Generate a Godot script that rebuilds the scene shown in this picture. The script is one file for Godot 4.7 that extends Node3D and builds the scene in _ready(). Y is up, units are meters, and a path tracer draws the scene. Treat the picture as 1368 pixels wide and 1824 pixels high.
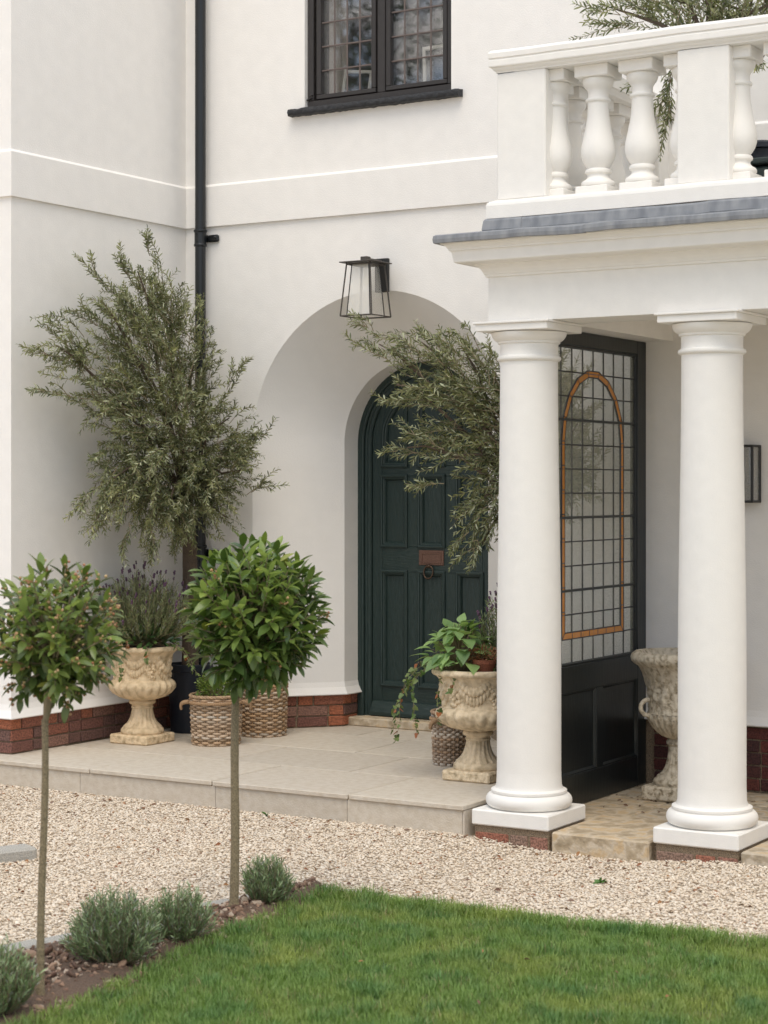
extends Node3D

# ---------------------------------------------------------------- mesh builder
class Mb:
	var v := PackedVector3Array()
	var n := PackedVector3Array()
	var c := PackedColorArray()
	var ix := PackedInt32Array()
	var col := Color(1, 1, 1)

	func vert(p: Vector3, nn: Vector3) -> void:
		v.append(p); n.append(nn); c.append(col)

	# corners counter-clockwise as seen from outside
	func face(pts: Array, hint := Vector3.ZERO) -> void:
		var nn: Vector3 = (pts[1] - pts[0]).cross(pts[2] - pts[0])
		if nn.length_squared() < 1e-16 and pts.size() > 3:
			nn = (pts[2] - pts[0]).cross(pts[3] - pts[0])
		nn = nn.normalized()
		var flip := hint != Vector3.ZERO and nn.dot(hint) < 0.0
		if flip: nn = -nn
		var s := v.size()
		for p in pts: vert(p, nn)
		for i in range(1, pts.size() - 1):
			if flip: ix.append_array([s, s + i, s + i + 1])
			else: ix.append_array([s, s + i + 1, s + i])

	func box(ctr: Vector3, size: Vector3, ch := 0.0, bs := Basis()) -> void:
		var h := size * 0.5
		var P := func(k: int, s: Array) -> Vector3:
			var q := Vector3.ZERO
			for a in 3: q[a] = s[a] * (h[a] if a == k else h[a] - ch)
			return ctr + bs * q
		for k in 3:
			var l := (k + 1) % 3
			var m := (k + 2) % 3
			for sg in [-1, 1]:
				var q := []
				for t in [[-1, -1], [1, -1], [1, 1], [-1, 1]]:
					var s := [0, 0, 0]
					s[k] = sg; s[l] = t[0]; s[m] = t[1]
					q.append(P.call(k, s))
				var hv := Vector3.ZERO
				hv[k] = sg
				face(q, bs * hv)
			if ch > 0.0:
				for sk in [-1, 1]:
					for sl in [-1, 1]:
						var s1 := [0, 0, 0]
						s1[k] = sk; s1[l] = sl; s1[m] = -1
						var s2 := s1.duplicate()
						s2[m] = 1
						var hv := Vector3.ZERO
						hv[k] = sk; hv[l] = sl
						face([P.call(k, s1), P.call(k, s2), P.call(l, s2), P.call(l, s1)], bs * hv)
		if ch > 0.0:
			for i in 8:
				var s := [1 if i & 1 else -1, 1 if i & 2 else -1, 1 if i & 4 else -1]
				face([P.call(0, s), P.call(1, s), P.call(2, s)], bs * Vector3(s[0], s[1], s[2]))

	# smooth sheet: normal is (next row) x (next column)
	func surf(rows: Array, closed := false, flip := false) -> void:
		var s := v.size()
		var nr := rows.size()
		var nc: int = rows[0].size()
		for i in nr:
			var r0: PackedVector3Array = rows[maxi(i - 1, 0)]
			var r1: PackedVector3Array = rows[mini(i + 1, nr - 1)]
			var r: PackedVector3Array = rows[i]
			for j in nc:
				var j0 := (j + nc - 1) % nc if closed else maxi(j - 1, 0)
				var j1 := (j + 1) % nc if closed else mini(j + 1, nc - 1)
				var nn := (r1[j] - r0[j]).cross(r[j1] - r[j0])
				if nn.length_squared() < 1e-18:
					var q: PackedVector3Array = r1 if i == 0 else r0
					nn = (r1[j] - r0[j]).cross(q[j1] - q[j0])
				nn = nn.normalized()
				vert(r[j], -nn if flip else nn)
		var cols := nc if closed else nc - 1
		for i in nr - 1:
			for j in cols:
				var a := s + i * nc + j
				var b := s + (i + 1) * nc + j
				var d := s + (i + 1) * nc + (j + 1) % nc
				var e := s + i * nc + (j + 1) % nc
				if flip: ix.append_array([a, b, d, a, d, e])
				else: ix.append_array([a, d, b, a, e, d])

	# profile of (r, y), bottom to top; breaks the smoothing at sharp bends
	func lathe(prof: Array, seg := 32, ctr := Vector3.ZERO, mod = null) -> void:
		var run := [prof[0]]
		for i in range(1, prof.size()):
			run.append(prof[i])
			var sharp := i == prof.size() - 1
			if not sharp:
				var d0: Vector2 = (prof[i] - prof[i - 1]).normalized()
				var d1: Vector2 = (prof[i + 1] - prof[i]).normalized()
				sharp = d0.dot(d1) < 0.72
			if sharp:
				var rows := []
				for p in run:
					var row := PackedVector3Array()
					for j in seg:
						var th := TAU * j / seg
						var r: float = p.x
						if mod != null: r = mod.call(r, p.y, th)
						row.append(ctr + Vector3(r * cos(th), p.y, r * sin(th)))
					rows.append(row)
				surf(rows, true)
				run = [prof[i]]

	func tube(pts: Array, radii: Array, sides := 6, cap := true) -> void:
		var rows := []
		var a := Vector3.ZERO
		for i in pts.size():
			var t: Vector3 = (pts[mini(i + 1, pts.size() - 1)] - pts[maxi(i - 1, 0)]).normalized()
			if i == 0: a = t.cross(Vector3(0.31, 0.2, 0.93)).normalized()
			a = (a - t * a.dot(t)).normalized()
			var b := t.cross(a)
			var r: float = radii[i] if radii.size() > 1 else radii[0]
			var row := PackedVector3Array()
			for j in sides:
				var th := TAU * j / sides
				row.append(pts[i] + (a * cos(th) - b * sin(th)) * r)
			rows.append(row)
		surf(rows, true)
		if cap:
			face(Array(rows[0]), pts[0] - pts[1])
			face(Array(rows[-1]), pts[-1] - pts[-2])

	# mouldings with mitred corners: path in (a, b), profile (out, h); out is to the left of the path
	func sweep(path: Array, prof: Array, closed := false, A := Vector3.RIGHT, B := Vector3.BACK, H := Vector3.UP, o := Vector3.ZERO, flip := false) -> void:
		var m := path.size()
		var off := []
		for i in m:
			var d0: Vector2 = path[i] - path[(i + m - 1) % m] if closed or i > 0 else path[1] - path[0]
			var d1: Vector2 = path[(i + 1) % m] - path[i] if closed or i < m - 1 else path[m - 1] - path[m - 2]
			var n0 := Vector2(-d0.y, d0.x).normalized()
			var n1 := Vector2(-d1.y, d1.x).normalized()
			var k := n0 + n1
			off.append(k / maxf(0.2, k.dot(n0)))
		for i in (m if closed else m - 1):
			var i1 := (i + 1) % m
			for q in prof.size() - 1:
				var pts := []
				for w in [[i, q], [i1, q], [i1, q + 1], [i, q + 1]]:
					var e: Vector2 = path[w[0]] + off[w[0]] * prof[w[1]].x
					pts.append(o + A * e.x + B * e.y + H * prof[w[1]].y)
				if flip: pts.reverse()
				face(pts)

	func ball(ctr: Vector3, r: Vector3, seg := 8, rings := 6) -> void:
		var rows := []
		for i in rings + 1:
			var ph := -PI / 2 + PI * i / rings
			var row := PackedVector3Array()
			for j in seg:
				var th := TAU * j / seg
				row.append(ctr + Vector3(r.x * cos(ph) * cos(th), r.y * sin(ph), r.z * cos(ph) * sin(th)))
			rows.append(row)
		surf(rows, true)

	func mesh() -> ArrayMesh:
		var a := []
		a.resize(Mesh.ARRAY_MAX)
		a[Mesh.ARRAY_VERTEX] = v
		a[Mesh.ARRAY_NORMAL] = n
		a[Mesh.ARRAY_COLOR] = c
		a[Mesh.ARRAY_INDEX] = ix
		var am := ArrayMesh.new()
		am.add_surface_from_arrays(Mesh.PRIMITIVE_TRIANGLES, a)
		return am

# ---------------------------------------------------------------- helpers
var rng := RandomNumberGenerator.new()
var used := {}
var nz := FastNoiseLite.new()

func rnd(a: float, b: float) -> float:
	return rng.randf_range(a, b)

func rv() -> Vector3:
	return Vector3(rng.randfn(), rng.randfn(), rng.randfn()).normalized()

func numbered(called: String) -> String:
	var k: int = used.get(called, 0)
	used[called] = k + 1
	return called if k == 0 else "%s_%03d" % [called, k]

func tag(o: Node, label: String, category := "", group := "", kind := "") -> void:
	if label: o.set_meta("label", label)
	if category: o.set_meta("category", category)
	if group: o.set_meta("group", group)
	if kind: o.set_meta("kind", kind)

func thing(called: String, label: String, category: String, at := Vector3.ZERO, group := "") -> Node3D:
	var o := Node3D.new()
	o.name = numbered(called)
	add_child(o)
	o.position = at
	tag(o, label, category, group)
	return o

func put(called: String, mesh: Mesh, m: Material, parent: Node, kind := "") -> MeshInstance3D:
	var o := MeshInstance3D.new()
	o.name = numbered(called) if parent == self else called
	o.mesh = mesh
	o.material_override = m
	parent.add_child(o, true)
	if kind: o.set_meta("kind", kind)
	return o

func many(called: String, mesh: Mesh, m: Material, parent: Node, xf: Array, cols := PackedColorArray()) -> MultiMeshInstance3D:
	var mm := MultiMesh.new()
	mm.transform_format = MultiMesh.TRANSFORM_3D
	mm.use_colors = cols.size() > 0
	mm.mesh = mesh
	mm.instance_count = xf.size()
	for i in xf.size():
		mm.set_instance_transform(i, xf[i])
		if cols.size() > 0: mm.set_instance_color(i, cols[i])
	var o := MultiMeshInstance3D.new()
	o.name = numbered(called) if parent == self else called
	o.multimesh = mm
	o.material_override = m
	parent.add_child(o, true)
	o.set_meta("kind", "stuff")
	return o

func lin(r: float, g: float, b: float) -> Color:
	return Color(r, g, b).linear_to_srgb()

func noise_tex(sd: int, freq: float, ramp := [], bump := 0.0, kind := FastNoiseLite.TYPE_SIMPLEX, oct := 5, size := 512) -> NoiseTexture2D:
	var f := FastNoiseLite.new()
	f.seed = sd
	f.frequency = freq
	f.noise_type = kind
	f.fractal_octaves = oct
	var t := NoiseTexture2D.new()
	t.width = size
	t.height = size
	t.seamless = true
	t.noise = f
	if bump > 0.0:
		t.as_normal_map = true
		t.bump_strength = bump
	elif ramp.size() > 0:
		var g := Gradient.new()
		var offs := PackedFloat32Array()
		var cs := PackedColorArray()
		for e in ramp:
			offs.append(e[0])
			cs.append(e[1] if e[1] is Color else Color(e[1], e[1], e[1]))
		g.offsets = offs
		g.colors = cs
		t.color_ramp = g
	return t

func mat(c: Color, rough := 0.8, o := {}) -> StandardMaterial3D:
	var m := StandardMaterial3D.new()
	m.albedo_color = c
	m.roughness = rough
	if o.has("tex"): m.albedo_texture = o.tex
	if o.has("nrm"):
		m.normal_enabled = true
		m.normal_texture = o.nrm
		m.normal_scale = o.get("ns", 1.0)
	if o.has("tex") or o.has("nrm") or o.has("height"):
		m.uv1_triplanar = true
		m.uv1_world_triplanar = o.get("world", false)
		var s = o.get("s", 1.0)
		m.uv1_scale = s if s is Vector3 else Vector3(s, s, s)
	if o.has("height"):
		m.heightmap_enabled = true
		m.heightmap_texture = o.height
		m.heightmap_scale = o.get("hs", 0.3)
	if o.has("rtex"):
		m.roughness_texture = o.rtex
	m.metallic = o.get("metal", 0.0)
	if o.has("spec"): m.metallic_specular = o.spec
	if o.has("vc"): m.vertex_color_use_as_albedo = true
	if o.has("back"):
		m.backlight_enabled = true
		m.backlight = o.back
	m.cull_mode = BaseMaterial3D.CULL_DISABLED
	return m

func glass(c: Color, alpha: float, rough := 0.03, o := {}) -> StandardMaterial3D:
	var m := mat(c, rough, o)
	m.albedo_color.a = alpha
	m.transparency = BaseMaterial3D.TRANSPARENCY_ALPHA
	return m

# a leaf: root at the origin, tip along +y, upper side +z
func leaf_mesh(l: float, w: float, fold: float, curl: float, shape := 0, seg := 4) -> ArrayMesh:
	var b := Mb.new()
	var rows := []
	for i in seg + 1:
		var t := float(i) / seg
		var ww := w * 0.5
		if shape == 0: ww *= pow(sin(PI * clampf(0.04 + 0.95 * t, 0, 1)), 0.75)
		elif shape == 1: ww *= sin(PI * pow(t, 0.62)) * 1.02 + 0.02
		else: ww *= (1.0 - t) + 0.08
		var z := -curl * t * t * l
		var row := PackedVector3Array()
		row.append(Vector3(-ww, t * l, z + fold * ww))
		row.append(Vector3(0, t * l, z))
		row.append(Vector3(ww, t * l, z + fold * ww))
		rows.append(row)
	b.surf(rows, false, true)
	return b.mesh()

func look(p: Vector3, along: Vector3, roll: float, sc := 1.0) -> Transform3D:
	var y := along.normalized()
	var x := y.cross(Vector3.UP)
	if x.length() < 0.05: x = y.cross(Vector3.RIGHT)
	x = x.normalized().rotated(y, roll)
	var z := x.cross(y)
	if absf(roll) < 1.6 and z.y < 0.0: x = -x; z = -z
	return Transform3D(Basis(x, y, z).scaled_local(Vector3(sc, sc, sc)), p)

func v2s(flat: Array) -> Array:
	var r := []
	for i in range(0, flat.size(), 2): r.append(Vector2(flat[i], flat[i + 1]))
	return r

# a path with points every step, so that long mouldings can waver a little
func fine(path: Array, step := 0.13) -> Array:
	var r := [path[0]]
	for i in path.size() - 1:
		var n := maxi(1, int((path[i + 1] - path[i]).length() / step))
		for k in range(1, n + 1): r.append(path[i].lerp(path[i + 1], float(k) / n))
	return r

func waver(b: Mb, amount: float, per_metre: float) -> void:
	for i in b.v.size():
		var p := b.v[i] * per_metre
		b.v[i] += Vector3(0.4 * nz.get_noise_3d(p.x + 30, p.y, p.z), nz.get_noise_3d(p.x, p.y * 0.3, p.z), 0.6 * nz.get_noise_3d(p.x, p.y, p.z + 60)) * amount

# ---------------------------------------------------------------- materials, made once
var M := {}

func materials() -> void:
	var mott := noise_tex(3, 0.006, [[0.0, 0.98], [0.5, 0.99], [1.0, 1.0]])
	var stucco := noise_tex(5, 0.09, [], 3.0, FastNoiseLite.TYPE_SIMPLEX, 4)
	var rough_n := noise_tex(7, 0.02, [], 7.0)
	var fine := noise_tex(9, 0.06, [[0.0, 0.55], [0.45, 0.86], [1.0, 1.0]])
	var stone_t := noise_tex(11, 0.012, [[0.0, Color(0.66, 0.63, 0.56)], [0.3, Color(0.84, 0.80, 0.73)], [0.52, Color(0.93, 0.90, 0.84)], [0.75, Color(1, 0.97, 0.92)], [1.0, Color(0.93, 0.86, 0.75)]])
	var lichen := noise_tex(12, 0.014, [[0.0, Color(0.50, 0.48, 0.42)], [0.33, Color(0.78, 0.75, 0.69)], [0.5, Color(0.92, 0.90, 0.86)], [1.0, Color(1, 1, 0.97)]])
	var paving_t := noise_tex(13, 0.02, [[0.0, Color(0.93, 0.91, 0.88)], [0.5, Color(0.97, 0.96, 0.945)], [1.0, Color(1, 1, 1)]])
	var flag_t := noise_tex(14, 0.01, [[0.0, Color(0.72, 0.68, 0.61)], [0.4, Color(0.87, 0.83, 0.77)], [0.55, Color(0.95, 0.93, 0.9)], [0.8, Color(0.94, 0.86, 0.74)], [1.0, Color(0.85, 0.82, 0.78)]])
	var grain := noise_tex(15, 0.012, [], 6.0, FastNoiseLite.TYPE_SIMPLEX, 4)
	var brick_t := noise_tex(16, 0.03, [[0.0, 0.5], [0.4, 0.8], [0.7, 1.0], [1.0, 0.85]])
	var lead_t := noise_tex(17, 0.012, [[0.0, Color(0.72, 0.73, 0.76)], [0.5, Color(0.88, 0.89, 0.9)], [1.0, Color(1, 1, 1)]])
	var bark_h := noise_tex(18, 0.03, [[0.0, 0.0], [1.0, 1.0]])
	var glass_n := noise_tex(19, 0.03, [], 5.0, FastNoiseLite.TYPE_SIMPLEX, 2)
	M.wall = mat(lin(0.875, 0.85, 0.815), 0.75, {"tex": mott, "nrm": stucco, "ns": 0.22, "s": 1.6, "world": true})
	M.paint = mat(lin(0.86, 0.835, 0.79), 0.6, {"tex": mott, "nrm": stucco, "ns": 0.25, "s": 2.5})
	M.ceiling = mat(lin(0.84, 0.80, 0.73), 0.8, {"nrm": stucco, "ns": 0.3, "s": 2.0})
	M.mortar = mat(lin(0.36, 0.27, 0.18), 0.95, {"tex": fine, "nrm": rough_n, "s": 3.0})
	M.bricks = []
	for k in [[0.39, 0.145, 0.085], [0.33, 0.125, 0.08], [0.24, 0.105, 0.08], [0.47, 0.16, 0.08], [0.20, 0.105, 0.085], [0.32, 0.17, 0.125]]:
		M.bricks.append(mat(lin(k[0], k[1], k[2]), 0.85, {"tex": brick_t, "nrm": rough_n, "ns": 0.8, "s": 4.0, "world": true}))
	M.old_bricks = []
	for k in [[0.40, 0.20, 0.145], [0.34, 0.22, 0.165], [0.42, 0.17, 0.11], [0.33, 0.25, 0.20]]:
		M.old_bricks.append(mat(lin(k[0], k[1], k[2]), 0.9, {"tex": brick_t, "nrm": rough_n, "ns": 1.0, "s": 4.0, "world": true}))
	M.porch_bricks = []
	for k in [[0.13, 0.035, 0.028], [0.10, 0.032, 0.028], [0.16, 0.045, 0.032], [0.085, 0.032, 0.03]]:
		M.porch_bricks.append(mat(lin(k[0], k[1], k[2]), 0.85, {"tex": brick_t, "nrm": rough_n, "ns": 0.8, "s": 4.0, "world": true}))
	M.paving = []
	for k in [[0.60, 0.54, 0.46], [0.57, 0.515, 0.44], [0.62, 0.56, 0.475]]:
		M.paving.append(mat(lin(k[0], k[1], k[2]), 0.8, {"tex": paving_t, "nrm": stucco, "ns": 0.3, "s": 1.3, "world": true}))
	M.flags = []
	for k in [[0.63, 0.56, 0.455], [0.60, 0.55, 0.47], [0.65, 0.585, 0.48]]:
		M.flags.append(mat(lin(k[0], k[1], k[2]), 0.85, {"tex": flag_t, "nrm": rough_n, "ns": 0.5, "s": 1.2, "world": true}))
	M.urn = mat(lin(0.76, 0.67, 0.54), 0.9, {"tex": stone_t, "nrm": rough_n, "ns": 0.7, "s": 2.6})
	M.urn_gold = mat(lin(0.78, 0.655, 0.49), 0.9, {"tex": stone_t, "nrm": rough_n, "ns": 0.7, "s": 2.2})
	M.urn_grey = mat(lin(0.70, 0.64, 0.55), 0.9, {"tex": lichen, "nrm": rough_n, "ns": 0.8, "s": 3.0})
	M.door = mat(lin(0.017, 0.034, 0.0305), 0.46, {"nrm": grain, "ns": 0.8, "s": Vector3(9, 0.8, 9)})
	M.door_rail = mat(lin(0.017, 0.034, 0.0305), 0.46, {"nrm": grain, "ns": 0.8, "s": Vector3(0.8, 9, 9)})
	M.screen = mat(lin(0.008, 0.012, 0.013), 0.3, {"nrm": grain, "ns": 0.2, "s": Vector3(6, 0.8, 6)})
	M.window = mat(lin(0.030, 0.026, 0.025), 0.55, {"nrm": grain, "ns": 0.35, "s": Vector3(8, 0.9, 8)})
	M.leading = mat(lin(0.13, 0.10, 0.09), 0.6)
	M.lead_dark = mat(lin(0.03, 0.03, 0.032), 0.5)
	M.slate = mat(lin(0.02, 0.021, 0.024), 0.6, {"nrm": rough_n, "ns": 1.2, "s": 4.0})
	M.pipe = mat(lin(0.008, 0.010, 0.012), 0.28)
	M.copper = mat(lin(0.24, 0.135, 0.10), 0.5, {"metal": 0.5, "nrm": rough_n, "ns": 0.3, "s": 4.0, "tex": fine})
	M.bronze = mat(lin(0.10, 0.065, 0.045), 0.4, {"metal": 0.8})
	M.iron = mat(lin(0.10, 0.09, 0.08), 0.5, {"metal": 0.5, "nrm": rough_n, "ns": 0.3, "s": 6.0})
	M.iron_dark = mat(lin(0.02, 0.02, 0.02), 0.5)
	M.lead = mat(lin(0.31, 0.315, 0.325), 0.55, {"tex": lead_t, "s": Vector3(1.7, 0.6, 1.7)})
	M.navy = mat(lin(0.006, 0.010, 0.020), 0.5)
	M.greenpot = mat(lin(0.03, 0.045, 0.045), 0.6)
	M.terracotta = mat(lin(0.33, 0.11, 0.06), 0.85, {"tex": fine, "s": 3.0})
	M.wicker = mat(Color.WHITE, 0.75, {"vc": true})
	M.rope = mat(lin(0.36, 0.23, 0.13), 0.95, {"nrm": rough_n, "s": 9.0})
	M.soil = mat(lin(0.17, 0.11, 0.075), 0.95, {"tex": fine, "nrm": rough_n, "ns": 1.3, "s": 3.0, "world": true})
	M.clod = mat(Color.WHITE, 0.95, {"vc": true, "nrm": rough_n, "ns": 1.0, "s": 9.0})
	M.bark = mat(lin(0.17, 0.125, 0.09), 0.9, {"tex": fine, "nrm": rough_n, "ns": 1.3, "s": Vector3(8, 2, 8)})
	M.bay_bark = mat(lin(0.33, 0.26, 0.155), 0.8, {"tex": fine, "nrm": rough_n, "ns": 0.6, "s": Vector3(5, 2.5, 5)})
	M.twig = mat(lin(0.26, 0.21, 0.13), 0.85)
	M.leaf = mat(Color.WHITE, 0.45, {"vc": true, "back": lin(0.30, 0.34, 0.10)})
	M.shiny = mat(Color.WHITE, 0.3, {"vc": true, "back": lin(0.28, 0.36, 0.08)})
	M.grass = mat(Color.WHITE, 0.5, {"vc": true, "back": lin(0.35, 0.45, 0.12)})
	M.stone = mat(Color.WHITE, 0.8, {"vc": true})
	M.gravel_bed = mat(lin(0.66, 0.565, 0.45), 0.95, {"nrm": rough_n, "ns": 0.8, "s": 2.0, "world": true})
	M.lawn = mat(lin(0.06, 0.10, 0.028), 0.95, {"tex": fine, "s": 1.5, "world": true})
	M.granite = mat(lin(0.58, 0.55, 0.49), 0.9, {"tex": fine, "nrm": rough_n, "ns": 0.6, "s": 4.0, "world": true})
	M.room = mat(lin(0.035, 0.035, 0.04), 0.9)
	M.curtain = mat(lin(0.42, 0.38, 0.34), 0.9)
	M.white = mat(lin(0.75, 0.72, 0.64), 0.5)
	M.pane = glass(lin(0.02, 0.025, 0.03), 0.02, 0.02)
	M.lamp_glass = glass(lin(0.8, 0.78, 0.72), 0.16, 0.04)
	M.lamp_front = glass(lin(0.88, 0.86, 0.80), 0.6, 0.06, {"nrm": glass_n, "ns": 1.0, "s": 9.0})
	M.obscure = glass(lin(0.40, 0.41, 0.31), 0.2, 0.16, {"nrm": glass_n, "ns": 0.8, "s": 5.0})
	M.amber = glass(lin(0.64, 0.25, 0.03), 0.75, 0.15)
	M.bulb = glass(lin(0.9, 0.8, 0.5), 0.3, 0.05)

# ---------------------------------------------------------------- ready
func _ready() -> void:
	rng.seed = 11
	nz.seed = 4
	nz.frequency = 1.0
	view_and_light()
	materials()
	ground()
	house()
	portico()
	terrace()
	lamps_and_pipe()
	planted_things()
	garden()
	behind_the_camera()

func view_and_light() -> void:
	var cam := Camera3D.new()
	cam.name = "camera"
	cam.position = Vector3(8.1165, 1.805, 10.648)
	cam.rotation_degrees.y = 31.4
	var att := CameraAttributesPhysical.new()
	att.frustum_focal_length = 67.0
	att.frustum_focus_distance = 11.4
	att.frustum_near = 0.1
	att.frustum_far = 400.0
	att.exposure_aperture = 5.0
	cam.attributes = att
	cam.projection = Camera3D.PROJECTION_FRUSTUM
	cam.keep_aspect = Camera3D.KEEP_HEIGHT
	cam.near = 0.1
	cam.far = 400.0
	cam.size = 0.1 * 1824.0 / 3406.0
	cam.frustum_offset = Vector2(0, -0.1 * 43.0 / 3406.0)
	add_child(cam)
	cam.current = true
	var env := Environment.new()
	env.background_mode = Environment.BG_SKY
	var sky := Sky.new()
	var pan := PanoramaSkyMaterial.new()
	pan.panorama = sky_picture()
	sky.sky_material = pan
	env.sky = sky
	env.background_energy_multiplier = 1.0
	env.tonemap_mode = Environment.TONE_MAPPER_LINEAR
	env.tonemap_exposure = 1.19
	env.sdfgi_enabled = true
	env.ssao_enabled = true
	env.ssil_enabled = true
	var we := WorldEnvironment.new()
	we.name = "air"
	we.environment = env
	add_child(we)
	var sun := DirectionalLight3D.new()
	sun.name = "sun"
	sun.light_color = Color(1.0, 0.95, 0.87)
	sun.light_energy = 0.5
	sun.light_angular_distance = 36.0
	sun.shadow_enabled = true
	add_child(sun)
	sun.look_at_from_position(Vector3(1.9, 8.0, 4.2), Vector3.ZERO)

# bright broken cloud with blue gaps, the same all round
func sky_picture() -> ImageTexture:
	var w := 1024
	var h := 512
	var im := Image.create(w, h, false, Image.FORMAT_RGBF)
	var f := FastNoiseLite.new()
	f.seed = 21
	f.frequency = 2.4
	f.fractal_octaves = 5
	f.fractal_gain = 0.55
	for y in h:
		var el := PI * (0.5 - (y + 0.5) / h)
		for x in w:
			if el < -0.03:
				im.set_pixel(x, y, Color(0.6, 0.56, 0.48))
				continue
			var az := TAU * (x + 0.5) / w
			var d := Vector3(cos(el) * cos(az), sin(el), cos(el) * sin(az))
			var q := d / (maxf(d.y, 0.0) + 0.32)
			var k := f.get_noise_3d(q.x, q.y * 0.5, q.z)
			var cov := smoothstep(-0.06, 0.14, k)
			var shade := 0.86 + 0.3 * f.get_noise_3d(q.x * 2.3 + 7.0, 3.0, q.z * 2.3)
			var blue := Color(0.30, 0.48, 0.78).lerp(Color(0.75, 0.83, 0.90), pow(1.0 - maxf(d.y, 0.0), 4.0))
			var cl := Color(1.62, 1.55, 1.45) * shade * (0.70 + 0.56 * maxf(d.y, 0.0))
			var c := blue.lerp(cl, cov)
			im.set_pixel(x, y, c)
	return ImageTexture.create_from_image(im)

# ---------------------------------------------------------------- ground
func gy(x: float) -> float:
	return -0.045 * smoothstep(3.2, 3.8, x) * (1.0 - smoothstep(4.2, 4.75, x))

func lawn_z(x: float) -> float: # the edge of the lawn along the gravel
	return 3.62 - 0.06 * (x - 3.45) + 0.02 * sin(x * 3.1)

func lawn_x(z: float) -> float: # its edge along the flower bed
	return 3.49 + 0.145 * (z - 3.6) + 0.015 * sin(z * 5.0)

func bed_x(z: float) -> float: # the outer edge of the flower bed
	return 3.36 - 0.205 * (z - 3.56)

func in_lawn(x: float, z: float) -> bool:
	return z > lawn_z(x) and x > lawn_x(z)

func in_bed(x: float, z: float) -> bool:
	return z > 3.52 and x > bed_x(z) - 0.09 and x <= lawn_x(z)

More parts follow.
